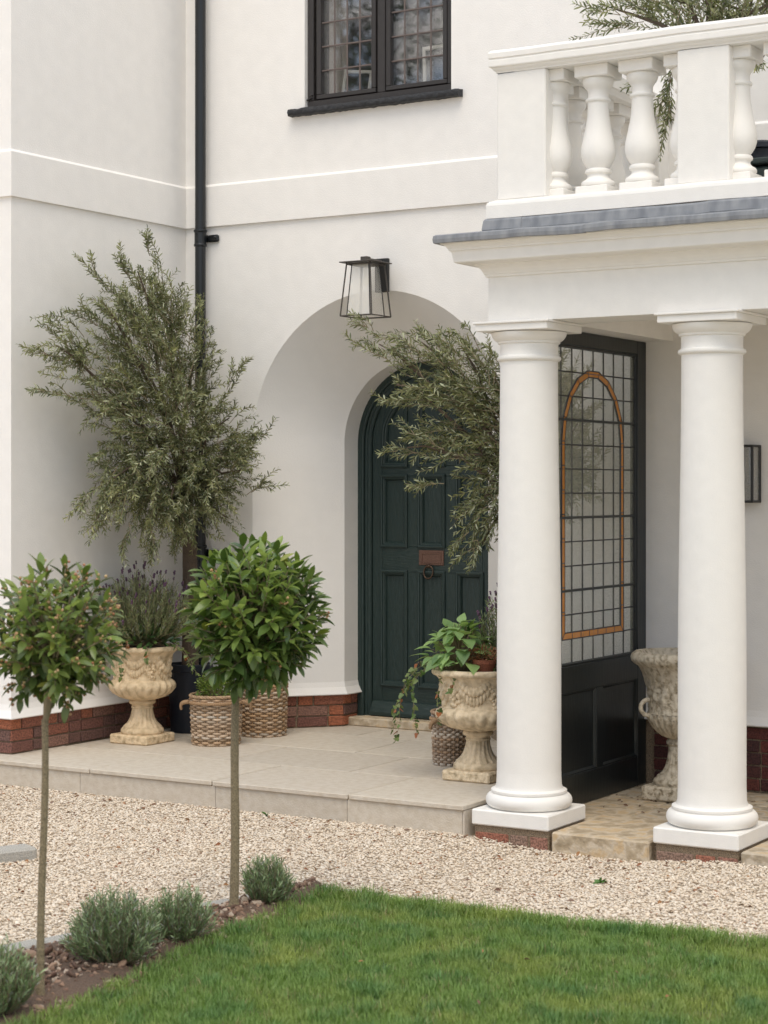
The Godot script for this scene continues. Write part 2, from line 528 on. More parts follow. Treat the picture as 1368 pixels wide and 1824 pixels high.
func ground() -> void:
	var b := Mb.new()
	b.face([Vector3(-150, -0.16, 150), Vector3(150, -0.16, 150), Vector3(150, -0.16, -150), Vector3(-150, -0.16, -150)])
	put("ground", b.mesh(), M.gravel_bed, self, "structure")
	# gravel bed, then its stones
	b = Mb.new()
	var rows := []
	for i in 61:
		var x := -6.0 + 0.3 * i
		var row := PackedVector3Array()
		for j in 40: row.append(Vector3(x, gy(x) - 0.012 + 0.012 * nz.get_noise_2d(x * 2.0, j * 0.6), 1.6 + 0.3 * j))
		rows.append(row)
	b.surf(rows, false, true)
	put("gravel_drive", b.mesh(), M.gravel_bed, self, "structure")
	var st := []
	for k in 3:
		var s := Mb.new()
		var f := FastNoiseLite.new()
		f.seed = 30 + k
		f.frequency = 1.1
		var rr := []
		for i in 5:
			var ph := -PI / 2 + PI * i / 4
			var row := PackedVector3Array()
			for j in 7:
				var th := TAU * j / 7
				var d := Vector3(cos(ph) * cos(th), sin(ph), cos(ph) * sin(th))
				var r := 1.0 + 0.75 * f.get_noise_3d(d.x, d.y, d.z)
				row.append(d * r * Vector3(1.0, 0.45, 0.82))
			rr.append(row)
		s.surf(rr, true)
		st.append(s.mesh())
	var tones := [Color(0.72, 0.62, 0.49), Color(0.76, 0.66, 0.54), Color(0.69, 0.58, 0.45), Color(0.78, 0.69, 0.57), Color(0.65, 0.53, 0.40), Color(0.71, 0.62, 0.51), Color(0.73, 0.61, 0.47)]
	for k in 3:
		var xf := []
		var cs := PackedColorArray()
		while xf.size() < 54000:
			var x := rnd(-2.0, 8.0)
			var z := rnd(1.9, 6.4)
			if in_lawn(x, z) or in_bed(x, z) or (z < 1.95 and x < 3.4): continue
			if x > 6.6 and rng.randf() < 0.6: continue
			if z > 4.2 and x < 1.0 and rng.randf() < 0.75: continue
			var r := rnd(0.0045, 0.0085) * (1.35 if rng.randf() < 0.12 else 1.0)
			xf.append(Transform3D(Basis.from_euler(Vector3(rnd(-0.5, 0.5), rnd(0, TAU), rnd(-0.5, 0.5))).scaled_local(Vector3(r * rnd(0.9, 1.5), r, r)), Vector3(x, gy(x) + rnd(-0.003, 0.008), z)))
			var t: Color = tones[rng.randi() % 7] * rnd(0.9, 1.06)
			if rng.randf() < 0.018: t = Color(0.34, 0.18, 0.10) * rnd(0.6, 1.2)
			cs.append(t)
		var g := many("gravel", st[k], M.stone, self, xf, cs)
		tag(g, "pale cream angular gravel stones covering the drive", "gravel")
	# bits blown onto the gravel
	var lf := leaf_mesh(0.035, 0.018, 0.5, 0.3, 0, 3)
	var xs := []
	var c2 := PackedColorArray()
	while xs.size() < 420:
		var x := rnd(-1.0, 7.0)
		var z := 2.0 + 3.4 * pow(rng.randf(), 1.6)
		if in_bed(x, z) or (in_lawn(x, z) and rng.randf() < 0.85): continue
		var p := Vector3(x, (gy(x) + 0.014) if not in_lawn(x, z) else 0.06, z)
		xs.append(look(p, Vector3(rnd(-1, 1), rnd(-0.15, 0.25), rnd(-1, 1)), rnd(-0.9, 0.9), rnd(0.35, 1.0)))
		c2.append([Color(0.26, 0.10, 0.04), Color(0.16, 0.08, 0.045), Color(0.34, 0.16, 0.06), Color(0.2, 0.12, 0.08)][rng.randi() % 4])
	var lt := many("fallen_leaves", lf, M.leaf, self, xs, c2)
	tag(lt, "small brown fallen leaves and twigs scattered on gravel and lawn", "fallen leaves")
	# lawn
	b = Mb.new()
	rows = []
	for j in 24:
		var z := 3.3 + 0.22 * j
		var row := PackedVector3Array()
		for i in 24:
			var x := lerpf(lawn_x(z), 11.0, i / 23.0)
			row.append(Vector3(x, 0.012, maxf(z, lawn_z(x))))
		rows.append(row)
	b.surf(rows)
	put("lawn", b.mesh(), M.lawn, self, "structure")
	var tufts := []
	for k in 4:
		var t := Mb.new()
		for i in 11:
			var az := rnd(0, TAU)
			var p := Vector3(rnd(-0.022, 0.022), 0, rnd(-0.022, 0.022))
			var hh := rnd(0.55, 1.0)
			var lean := rnd(0.1, 0.6)
			var out := Vector3(cos(az), 0, sin(az))
			var side := Vector3(-out.z, 0, out.x) * 0.0018
			t.col = Color(1, 1, 1) * rnd(0.7, 1.15)
			var r2 := []
			for s in 4:
				var u := s / 3.0
				var q := p + out * lean * u * u * 0.05 * hh + Vector3(0, u * (1.0 - 0.3 * lean * u) * hh * 0.05, 0)
				var ww := side * (1.0 - u * 0.85)
				r2.append(PackedVector3Array([q - ww, q + ww]))
			t.surf(r2)
		tufts.append(t.mesh())
	for k in 4:
		var xf := []
		var cs := PackedColorArray()
		while xf.size() < 11500:
			var x := rnd(3.4, 7.4)
			var z := rnd(3.25, 7.2)
			var edge := z < lawn_z(x) + 0.12 or x < lawn_x(z) + 0.03
			if not (z > lawn_z(x) - 0.03 and x > lawn_x(z) - 0.02): continue
			if (x - 3.4) + (z - 3.3) * 0.5 > 5.0 and rng.randf() < 0.6: continue
			var pt := nz.get_noise_2d(x * 1.3, z * 1.3)
			var p2 := nz.get_noise_2d(x * 4.0 + 9.0, z * 4.0)
			var sc := (rnd(0.85, 1.45) if edge else rnd(0.6, 1.05)) * (1.0 + 0.35 * p2)
			xf.append(Transform3D(Basis.from_euler(Vector3(rnd(-0.25, 0.25), rnd(0, TAU), rnd(-0.25, 0.25))).scaled_local(Vector3(sc, sc, sc)), Vector3(x, 0.008, z)))
			var g := Color(0.235, 0.355, 0.088).lerp(Color(0.43, 0.45, 0.11), clampf(0.14 + 0.9 * pt, 0, 1))
			g = g.lerp(Color(0.11, 0.25, 0.085), clampf(p2 * 1.4, 0, 1))
			if rng.randf() < 0.03: g = Color(0.42, 0.36, 0.18)
			cs.append(g * rnd(0.8, 1.2))
		tag(many("grass", tufts[k], M.grass, self, xf, cs), "short green lawn grass with a ragged longer edge along the gravel", "grass")
	# flower bed
	b = Mb.new()
	rows = []
	for j in 40:
		var z := 3.54 + 0.09 * j
		var row := PackedVector3Array()
		for i in 13:
			var x := lerpf(bed_x(z), lawn_x(z) + 0.03, i / 12.0)
			var up := 0.02 + 0.03 * sin(PI * i / 12.0) + 0.022 * nz.get_noise_2d(x * 9.0, z * 9.0)
			row.append(Vector3(x, up, z))
		rows.append(row)
	b.surf(rows)
	put("soil_bed", b.mesh(), M.soil, self, "structure")
	var xf := []
	var cs := PackedColorArray()
	while xf.size() < 4200:
		var z := rnd(3.55, 6.6)
		var x := rnd(bed_x(z) + 0.02, lawn_x(z) + 0.01)
		var r := rnd(0.004, 0.013) * (2.0 if rng.randf() < 0.06 else 1.0)
		xf.append(Transform3D(Basis.from_euler(Vector3(rnd(0, 6), rnd(0, 6), rnd(0, 6))).scaled_local(Vector3(r * 1.3, r, r)), Vector3(x, 0.05 * sin(PI * clampf((x - bed_x(z)) / (lawn_x(z) - bed_x(z)), 0.1, 0.9)) + rnd(0, 0.012), z)))
		cs.append([Color(0.17, 0.10, 0.07), Color(0.24, 0.15, 0.10), Color(0.11, 0.065, 0.045), Color(0.34, 0.22, 0.15), Color(0.42, 0.33, 0.25)][rng.randi() % 5] * rnd(0.8, 1.2))
	tag(many("soil_clods", st[1], M.clod, self, xf, cs), "brown crumbly soil clods and bark in the flower bed", "soil")
	# granite setts along the bed
	var ed := Node3D.new()
	ed.name = "granite_edging"
	add_child(ed)
	tag(ed, "low line of flush grey granite setts between the flower bed and the gravel", "edging")
	var z0 := 3.5
	while z0 < 6.6:
		var l := rnd(0.17, 0.24)
		var p := Vector3(bed_x(z0 + l / 2) - 0.045, -0.026, z0 + l / 2)
		var s := Mb.new()
		s.box(Vector3.ZERO, Vector3(0.095, 0.09, l - 0.012), 0.008)
		var o := put("sett", s.mesh(), M.granite, ed)
		o.position = p + Vector3(rnd(-0.005, 0.005), rnd(-0.004, 0.004), 0)
		o.rotation = Vector3(rnd(-0.03, 0.03), -0.205, rnd(-0.03, 0.03))
		z0 += l
	var x0 := 3.36
	while x0 < 3.75:
		var s := Mb.new()
		s.box(Vector3.ZERO, Vector3(0.19, 0.09, 0.09), 0.008)
		var o := put("sett", s.mesh(), M.granite, ed)
		o.position = Vector3(x0 + 0.06, -0.026, 3.505 - 0.02 * (x0 - 3.36))
		o.rotation.y = rnd(-0.03, 0.05)
		x0 += 0.2
	var s2 := Mb.new()
	s2.box(Vector3.ZERO, Vector3(0.14, 0.10, 0.62), 0.012)
	var kb := put("kerb_stone", s2.mesh(), M.granite, self)
	kb.position = Vector3(1.66, 0.012, 3.86)
	kb.rotation.y = -0.42
	tag(kb, "grey granite kerb stone lying in the gravel at the left edge", "kerb stone")

# ---------------------------------------------------------------- bricks
var brick_cache := {}

func brick_mesh(l: float) -> ArrayMesh:
	var key := int(round(l * 200.0))
	if not brick_cache.has(key):
		var arr := []
		for k in 3:
			var b := Mb.new()
			b.box(Vector3.ZERO, Vector3(key / 200.0, 0.064, 0.05), 0.004)
			for i in b.v.size():
				var p := b.v[i]
				b.v[i] = p + Vector3(nz.get_noise_3d(p.x * 30, p.y * 30, k * 9.0), nz.get_noise_3d(p.x * 30, p.y * 30, k * 9.0 + 40), 0.6 * nz.get_noise_3d(p.y * 30, p.x * 30, k * 9.0)) * 0.005
			arr.append(b.mesh())
		brick_cache[key] = arr
	return brick_cache[key][rng.randi() % 3]

# courses of brick along a line; out is the direction that the face looks to
func brickwork(parent: Node, a: Vector3, b: Vector3, out: Vector3, rows: int, set: Array, pitch := 0.0735) -> void:
	var d := (b - a).normalized()
	var total := (b - a).length()
	for r in rows:
		var x := -0.11 * ((r * 7) % 3) - 0.02
		var k := r
		while x < total:
			var l: float = 0.215 if k % 2 == 0 else 0.1025
			var x0 := maxf(x, 0.0)
			var x1 := minf(x + l, total)
			k += 1
			x += l + 0.011
			if x1 - x0 < 0.03: continue
			var o := put("brick", brick_mesh(x1 - x0), set[rng.randi() % set.size()], parent)
			o.transform = Transform3D(Basis(d, Vector3.UP, out), a + d * (x0 + x1) / 2 + Vector3(0, 0.037 + r * pitch, 0) + out * (rnd(-0.003, 0.003) - 0.025))

# ---------------------------------------------------------------- house
const AX := 1.555
const AY := 2.11

func arch_line(r: float, z: float, y0: float, n := 40) -> PackedVector3Array:
	var a := PackedVector3Array()
	a.append(Vector3(AX - r, y0, z))
	a.append(Vector3(AX - r, (y0 + AY) / 2, z))
	for i in n + 1:
		var t := PI - PI * i / n
		a.append(Vector3(AX + r * cos(t), AY + r * sin(t), z))
	a.append(Vector3(AX + r, (y0 + AY) / 2, z))
	a.append(Vector3(AX + r, y0, z))
	return a

func house() -> void:
	var h := thing("house", "white rendered house with arched door recess, brick plinth and leaded window", "house")
	# main wall
	var b := Mb.new()
	var R := 0.987
	var F := func(x0, y0, x1, y1, z): b.face([Vector3(x0, y0, z), Vector3(x1, y0, z), Vector3(x1, y1, z), Vector3(x0, y1, z)])
	F.call(0.0, 0.375, AX - R, 4.335, 0.0)
	F.call(AX + R, 0.375, 3.45, 4.335, 0.0)
	var al := arch_line(R, 0.0, 0.375)
	for i in al.size() - 1:
		if al[i + 1].x - al[i].x > 1e-4:
			b.face([al[i], al[i + 1], Vector3(al[i + 1].x, 4.335, 0), Vector3(al[i].x, 4.335, 0)])
	F.call(0.0, 4.335, 0.995, 5.75, 0.0)
	F.call(2.12, 4.335, 3.45, 5.75, 0.0)
	F.call(0.0, 5.75, 3.45, 7.2, 0.0)
	b.face([Vector3(3.45, 0.375, 0), Vector3(3.45, 7.2, 0), Vector3(3.45, 7.2, 0.2), Vector3(3.45, 0.375, 0.2)], Vector3.LEFT)
	F.call(3.45, 0.44, 9.0, 7.2, 0.2)
	# window opening
	for q in [[0.995, 1.0], [2.12, -1.0]]:
		b.face([Vector3(q[0], 4.335, 0), Vector3(q[0], 5.75, 0), Vector3(q[0], 5.75, -0.12), Vector3(q[0], 4.335, -0.12)], Vector3(q[1], 0, 0))
	b.face([Vector3(0.995, 5.75, 0), Vector3(2.12, 5.75, 0), Vector3(2.12, 5.75, -0.12), Vector3(0.995, 5.75, -0.12)], Vector3.DOWN)
	b.face([Vector3(0.995, 4.335, 0), Vector3(2.12, 4.335, 0), Vector3(2.12, 4.335, -0.12), Vector3(0.995, 4.335, -0.12)], Vector3.UP)
	# wing
	b.face([Vector3(0, 0.375, 1.77), Vector3(0, 0.375, 0), Vector3(0, 7.2, 0), Vector3(0, 7.2, 1.77)], Vector3.RIGHT)
	b.face([Vector3(-4, 0.375, 1.77), Vector3(0, 0.375, 1.77), Vector3(0, 7.2, 1.77), Vector3(-4, 7.2, 1.77)])
	# far sides, back and top, which close the house
	b.face([Vector3(-4, -0.1, 1.77), Vector3(-4, 7.2, 1.77), Vector3(-4, 7.2, -6), Vector3(-4, -0.1, -6)], Vector3.LEFT)
	b.face([Vector3(9, -0.1, 0.2), Vector3(9, 7.2, 0.2), Vector3(9, 7.2, -6), Vector3(9, -0.1, -6)], Vector3.RIGHT)
	b.face([Vector3(-4, -0.1, -6), Vector3(9, -0.1, -6), Vector3(9, 7.2, -6), Vector3(-4, 7.2, -6)], Vector3.FORWARD)
	b.face([Vector3(-4, 7.2, 1.77), Vector3(0, 7.2, 1.77), Vector3(0, 7.2, -6), Vector3(-4, 7.2, -6)], Vector3.UP)
	b.face([Vector3(0, 7.2, 0), Vector3(3.45, 7.2, 0), Vector3(3.45, 7.2, -6), Vector3(0, 7.2, -6)], Vector3.UP)
	b.face([Vector3(3.45, 7.2, 0.2), Vector3(9, 7.2, 0.2), Vector3(9, 7.2, -6), Vector3(3.45, 7.2, -6)], Vector3.UP)
	put("wall", b.mesh(), M.wall, h)
	# splayed recess, then the straight reveal at the door
	b = Mb.new()
	var rows := []
	for i in 6:
		var t := i / 5.0
		rows.append(arch_line(lerpf(R, 0.564, t), -0.5 * t, 0.375))
	b.surf(rows, false, true)
	b.surf([arch_line(0.564, -0.5, 0.375), arch_line(0.563, -0.58, 0.375), arch_line(0.56, -0.70, 0.375)], false, true)
	put("arch_recess", b.mesh(), M.wall, h)
	# plaster drip above the bricks
	var prof := v2s([-0.03, 0.377, 0.028, 0.377, 0.032, 0.383, 0.022, 0.402, 0.008, 0.43, 0.0, 0.465])
	b = Mb.new()
	b.sweep(v2s([-4, 1.77, 0, 1.77, 0, 0, AX - R, 0, AX - 0.564, -0.5, AX - 0.56, -0.672]), prof)
	b.sweep(v2s([AX + 0.56, -0.672, AX + 0.564, -0.5, AX + R, 0, 3.45, 0, 3.45, 0.2]), prof)
	var p3 := []
	for q in prof: p3.append(q + Vector2(0, 0.065))
	b.sweep(v2s([3.45, 0.2, 9, 0.2]), p3)
	put("plaster_drip", b.mesh(), M.wall, h)
	# string course
	b = Mb.new()
	b.sweep(v2s([-4, 1.77, 0, 1.77, 0, 0, 3.45, 0]), v2s([0.0, 3.604, 0.022, 3.606, 0.022, 3.880, 0.018, 3.886, 0.0, 3.900]))
	b.sweep(v2s([3.45, 0.2, 9, 0.2]), v2s([0.0, 3.604, 0.022, 3.606, 0.022, 3.880, 0.018, 3.886, 0.0, 3.900]))
	put("string_course", b.mesh(), M.wall, h)
	# brick plinth
	b = Mb.new()
	var mp := v2s([-0.018, -0.1, -0.018, 0.39])
	b.sweep(v2s([-4, 1.77, 0, 1.77, 0, 0, AX - R, 0, AX - 0.564, -0.5, AX - 0.56, -0.75]), mp)
	b.sweep(v2s([AX + 0.56, -0.75, AX + 0.564, -0.5, AX + R, 0, 3.45, 0, 3.45, 0.2]), mp)
	b.sweep(v2s([3.45, 0.2, 9, 0.2]), v2s([-0.018, -0.1, -0.018, 0.46]))
	var pl := put("brick_plinth", b.mesh(), M.mortar, h)
	var y := 0.158
	var sp := (Vector3(AX - 0.564, 0, -0.5) - Vector3(AX - R, 0, 0)).normalized()
	brickwork(pl, Vector3(-3.95, y, 1.765), Vector3(-0.005, y, 1.765), Vector3.BACK, 3, M.bricks)
	brickwork(pl, Vector3(-0.005, y, 1.76), Vector3(-0.005, y, 0.01), Vector3.RIGHT, 3, M.bricks)
	brickwork(pl, Vector3(0.0, y, -0.005), Vector3(AX - R, y, -0.005), Vector3.BACK, 3, M.bricks)
	brickwork(pl, Vector3(AX - R, y, 0.0) + Vector3(-0.005, 0, -0.004), Vector3(AX - 0.570, y, -0.498), Vector3(-sp.z, 0, sp.x), 3, M.bricks)
	brickwork(pl, Vector3(AX - 0.569, y, -0.503), Vector3(AX - 0.565, y, -0.668), Vector3.RIGHT, 3, M.bricks)
	brickwork(pl, Vector3(AX + R, y, -0.005), Vector3(3.3, y, -0.005), Vector3.BACK, 3, M.bricks)
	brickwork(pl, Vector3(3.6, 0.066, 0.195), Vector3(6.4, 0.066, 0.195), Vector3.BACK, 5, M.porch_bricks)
	# room behind the window
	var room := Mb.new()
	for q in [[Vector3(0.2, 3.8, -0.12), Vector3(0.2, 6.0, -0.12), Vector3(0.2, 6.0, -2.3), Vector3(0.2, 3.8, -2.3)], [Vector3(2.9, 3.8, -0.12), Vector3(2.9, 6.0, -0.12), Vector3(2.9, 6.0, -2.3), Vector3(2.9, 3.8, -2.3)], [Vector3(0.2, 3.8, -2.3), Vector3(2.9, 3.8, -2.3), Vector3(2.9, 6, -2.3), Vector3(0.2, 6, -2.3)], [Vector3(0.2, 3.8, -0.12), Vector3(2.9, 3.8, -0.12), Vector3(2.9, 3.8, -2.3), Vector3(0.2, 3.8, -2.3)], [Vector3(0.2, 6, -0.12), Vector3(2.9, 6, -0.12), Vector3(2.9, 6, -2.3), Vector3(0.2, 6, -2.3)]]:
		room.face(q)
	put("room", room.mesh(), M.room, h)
	leaded_window(h)
	front_door(h)

func leaded_window(h: Node) -> void:
	var w := Node3D.new()
	w.name = "window"
	h.add_child(w)
	tag(w, "dark framed leaded casement window above the front door")
	var b := Mb.new()
	var top := 5.74
	var zf := -0.028
	# outer frame: sill rail, jambs, head, mullion
	for q in [[1.0, 4.34, 2.115, 4.395, 0.0], [1.0, 4.396, 1.045, 5.68, 0.0], [2.075, 4.396, 2.115, 5.68, 0.0], [1.0, 5.681, 2.115, top, 0.0], [1.545, 4.396, 1.605, 5.68, -0.004]]:
		b.box(Vector3((q[0] + q[2]) / 2, (q[1] + q[3]) / 2, zf - 0.035 + q[4]), Vector3(q[2] - q[0], q[3] - q[1], 0.07), 0.004)
	put("frame", b.mesh(), M.window, w)
	for s in [[1.07, 1.535, 1.105, 1.502], [1.615, 2.073, 1.648, 2.042]]:
		b = Mb.new()
		for q in [[s[0], 4.40, s[1], 4.43], [s[0], 5.62, s[1], 5.67], [s[0], 4.431, s[2], 5.619], [s[3], 4.431, s[1], 5.619]]:
			b.box(Vector3((q[0] + q[2]) / 2, (q[1] + q[3]) / 2, zf - 0.022), Vector3(q[2] - q[0], q[3] - q[1], 0.05), 0.004)
		put("sash", b.mesh(), M.window, w)
		var pw: float = (s[3] - s[2]) / 4.0
		var ph := 0.16
		for i in 4:
			for k in 8:
				var x0: float = s[2] + pw * i
				var y0 := 4.43 + ph * k
				if y0 > 5.6: continue
				var y1 := minf(y0 + ph, 5.62)
				b = Mb.new()
				var c := Vector3(x0 + pw / 2, (y0 + y1) / 2, 0)
				var tl := Basis.from_euler(Vector3(rnd(-0.004, 0.004), rnd(-0.004, 0.004), 0))
				b.box(c + Vector3(0, 0, zf - 0.022), Vector3(pw - 0.002, y1 - y0 - 0.002, 0.004), 0.0, tl)
				b.box(c + Vector3(0, 0, zf - 0.038), Vector3(pw - 0.002, y1 - y0 - 0.002, 0.004), 0.0, tl)
				b.box(c + Vector3(0, 0, zf - 0.054), Vector3(pw - 0.002, y1 - y0 - 0.002, 0.004), 0.0, tl)
				b.box(c + Vector3(0, 0, zf - 0.070), Vector3(pw - 0.002, y1 - y0 - 0.002, 0.004), 0.0, tl)
				put("pane", b.mesh(), M.pane, w)
		b = Mb.new()
		for i in range(1, 4):
			b.box(Vector3(s[2] + pw * i, 5.025, zf - 0.018), Vector3(0.012, 1.19, 0.008), 0.003)
		for k in range(1, 8):
			b.box(Vector3((s[2] + s[3]) / 2, 4.43 + ph * k, zf - 0.0165), Vector3(s[3] - s[2], 0.011, 0.008), 0.003)
		put("leading", b.mesh(), M.leading, w)
	b = Mb.new()
	for i in 2: b.box(Vector3(1.02 + 0.01 * i, 4.41 + 0.02 * i, zf + 0.006), Vector3(0.05 - 0.02 * i, 0.012, 0.012), 0.003, Basis.from_euler(Vector3(0, 0, 0.4)))
	put("stay", b.mesh(), M.window, w)
	# rough tile sill
	b = Mb.new()
	var rows := []
	for i in 49:
		var x := 0.895 + 1.31 * i / 48.0
		var row := PackedVector3Array()
		for k in 8:
			var q: Vector2 = [Vector2(-0.06, 4.294), Vector2(0.052, 4.294), Vector2(0.062, 4.300), Vector2(0.064, 4.318), Vector2(0.058, 4.334), Vector2(0.045, 4.339), Vector2(0.0, 4.341), Vector2(-0.03, 4.342)][k]
			row.append(Vector3(x, q.y + 0.008 * nz.get_noise_2d(x * 22.0, k * 0.7), q.x + 0.012 * nz.get_noise_2d(x * 30.0, 50 + k * 0.9)))
		rows.append(row)
	b.surf(rows, false, true)
	b.face(Array(rows[0]), Vector3.LEFT)
	b.face(Array(rows[-1]), Vector3.RIGHT)
	put("sill", b.mesh(), M.slate, w)
	# curtain and frames on the sill inside
	b = Mb.new()
	rows = []
	for i in 13:
		var row := PackedVector3Array()
		for k in 2: row.append(Vector3(1.06 + 0.0125 * i, 4.3 + 1.5 * k, -0.20 + 0.012 * sin(i * 1.6)))
		rows.append(row)
	b.surf(rows)
	put("curtain", b.mesh(), M.curtain, w)
	var px := [[1.31, 4.50, 0.21, 0.17, -0.10, "white frame leaning behind the left casement of the upper window"], [1.98, 4.56, 0.30, 0.24, 0.06, "cream frame standing behind the right casement of the upper window"]]
	for q in px:
		b = Mb.new()
		var tx := 0.022
		b.box(Vector3(0, q[3] / 2, 0), Vector3(q[2], tx, 0.02), 0.002)
		b.box(Vector3(0, -q[3] / 2, 0), Vector3(q[2], tx, 0.02), 0.002)
		b.box(Vector3(-q[2] / 2 + tx / 2, 0, 0), Vector3(tx, q[3] - tx, 0.018), 0.002)
		b.box(Vector3(q[2] / 2 - tx / 2, 0, 0), Vector3(tx, q[3] - tx, 0.018), 0.002)
		var o := put("picture_frame", b.mesh(), M.white, self)
		o.position = Vector3(q[0], q[1], -0.16)
		o.rotation = Vector3(-0.1, 0.15, q[4])
		tag(o, q[5], "picture frame")

func front_door(h: Node) -> void:
	var z := -0.73
	var d := Node3D.new()
	d.name = "front_door"
	h.add_child(d)
	tag(d, "dark green arched front door with nine moulded panels")
	var r := 0.476
	# leaf: back sheet, then stiles and rails in front of it
	var b := Mb.new()
	var al := arch_line(r, z - 0.018, 0.215)
	b.face(Array(al), Vector3.BACK)
	put("panel_field", b.mesh(), M.door, d)
	b = Mb.new()
	var B := func(bb, x0, y0, x1, y1): bb.box(Vector3((x0 + x1) / 2, (y0 + y1) / 2, z - 0.02), Vector3(x1 - x0, y1 - y0, 0.04), 0.002)
	var xl := AX - r
	var xr := AX + r
	B.call(b, xl, 0.215, xl + 0.079, AY)
	B.call(b, xr - 0.079, 0.215, xr, AY)
	for m in [[AX - 0.203, AX - 0.098], [AX + 0.098, AX + 0.203]]:
		B.call(b, m[0], 0.435, m[1], 1.222)
		B.call(b, m[0], 1.402, m[1], 1.886)
		B.call(b, m[0], 1.959, m[1], 2.47)
	# arched head
	var o0 := []
	var o1 := []
	for i in 33:
		var t := PI * i / 32.0
		o0.append(Vector3(AX - r * cos(t), AY + r * sin(t), z))
		o1.append(Vector3(AX - (r - 0.079) * cos(t), AY + (r - 0.079) * sin(t), z))
	for i in 32:
		b.face([o0[i], o0[i + 1], o1[i + 1], o1[i]], Vector3.BACK)
		b.face([o1[i], o1[i + 1], o1[i + 1] - Vector3(0, 0, 0.02), o1[i] - Vector3(0, 0, 0.02)])
	put("stiles", b.mesh(), M.door, d)
	b = Mb.new()
	B.call(b, xl + 0.0795, 0.215, xr - 0.0795, 0.434)
	B.call(b, xl + 0.0795, 1.223, xr - 0.0795, 1.401)
	B.call(b, xl + 0.0795, 1.887, xr - 0.0795, 1.958)
	put("rails", b.mesh(), M.door_rail, d)
	# bolection mouldings
	var prof := v2s([-0.012, 0.0, -0.012, 0.012, -0.004, 0.017, 0.006, 0.015, 0.010, 0.006, 0.018, 0.004, 0.026, -0.006, 0.030, -0.017])
	for cx in [-0.300, 0.0, 0.300]:
		var x0: float = AX + cx - 0.097
		var x1: float = AX + cx + 0.097
		for yy in [[0.435, 1.222], [1.402, 1.886], [1.959, 0.0]]:
			var path := []
			if yy[1] > 0.0:
				path = v2s([x0, yy[0], x1, yy[0], x1, yy[1], x0, yy[1]])
			else:
				path = v2s([x0, yy[0], x1, yy[0]])
				for i in 13:
					var x := lerpf(x1, x0, i / 12.0)
					var q := 0.397 * 0.397 - (x - AX) * (x - AX)
					path.append(Vector2(x, AY + sqrt(maxf(q, 0.0))))
				if cx == 0.300: path.remove_at(2)
				if cx == -0.300: path.remove_at(path.size() - 1)
			b = Mb.new()
			b.sweep(path, prof, true, Vector3.RIGHT, Vector3.UP, Vector3.BACK, Vector3(0, 0, z))
			put("panel_moulding", b.mesh(), M.door, d)
	# sloping weather bar
	b = Mb.new()
	var e := v2s([0.0, 0.322, 0.012, 0.318, 0.05, 0.245, 0.05, 0.222, 0.0, 0.222])
	b.sweep(v2s([xl + 0.005, z, xr - 0.005, z]), [e[4], e[3], e[2], e[1], e[0]])
	for xx in [[xl + 0.005, Vector3.LEFT], [xr - 0.005, Vector3.RIGHT]]:
		var q := []
		for k in e: q.append(Vector3(xx[0], k.y, z + k.x))
		b.face(q, xx[1])
	put("weather_bar", b.mesh(), M.door_rail, d)
	# frame: stepped arch
	b = Mb.new()
	var st := [[0.562, -0.66], [0.562, -0.668], [0.535, -0.668], [0.531, -0.674], [0.524, -0.676], [0.519, -0.682], [0.519, -0.70], [0.506, -0.702], [0.500, -0.710], [0.484, -0.712], [0.478, -0.72], [0.478, -0.76]]
	for i in range(1, st.size() - 1):
		b.surf([arch_line(st[i][0], st[i][1], 0.215), arch_line(st[i + 1][0], st[i + 1][1], 0.215)], false, true)
	put("door_frame", b.mesh(), M.door, d)
	# letter plate and ring
	b = Mb.new()
	b.box(Vector3(AX, 1.325, z + 0.004), Vector3(0.197, 0.103, 0.008), 0.003)
	b.sweep(v2s([AX - 0.075, 1.292, AX + 0.075, 1.292, AX + 0.075, 1.356, AX - 0.075, 1.356]), v2s([-0.006, 0.0, -0.004, 0.004, 0.004, 0.004, 0.006, -0.001]), true, Vector3.RIGHT, Vector3.UP, Vector3.BACK, Vector3(0, 0, z + 0.008))
	put("letter_plate", b.mesh(), M.copper, d)
	b = Mb.new()
	var pts := []
	for i in 25:
		var t := TAU * i / 24.0
		pts.append(Vector3(AX - 0.014 + 0.036 * sin(t), 1.226 + 0.044 * cos(t), z + 0.022 - 0.006 * cos(t)))
	b.tube(pts, [0.006], 8, false)
	b.ball(Vector3(AX - 0.014, 1.268, z + 0.014), Vector3(0.014, 0.014, 0.014), 10, 6)
	put("knocker", b.mesh(), M.bronze, d)
	# stone threshold
	b = Mb.new()
	b.box(Vector3(AX, 0.185, -0.665), Vector3(1.31, 0.06, 0.21), 0.008)
	var th := put("threshold", b.mesh(), M.flags[2], d)

# ---------------------------------------------------------------- portico
const FY := 0.06

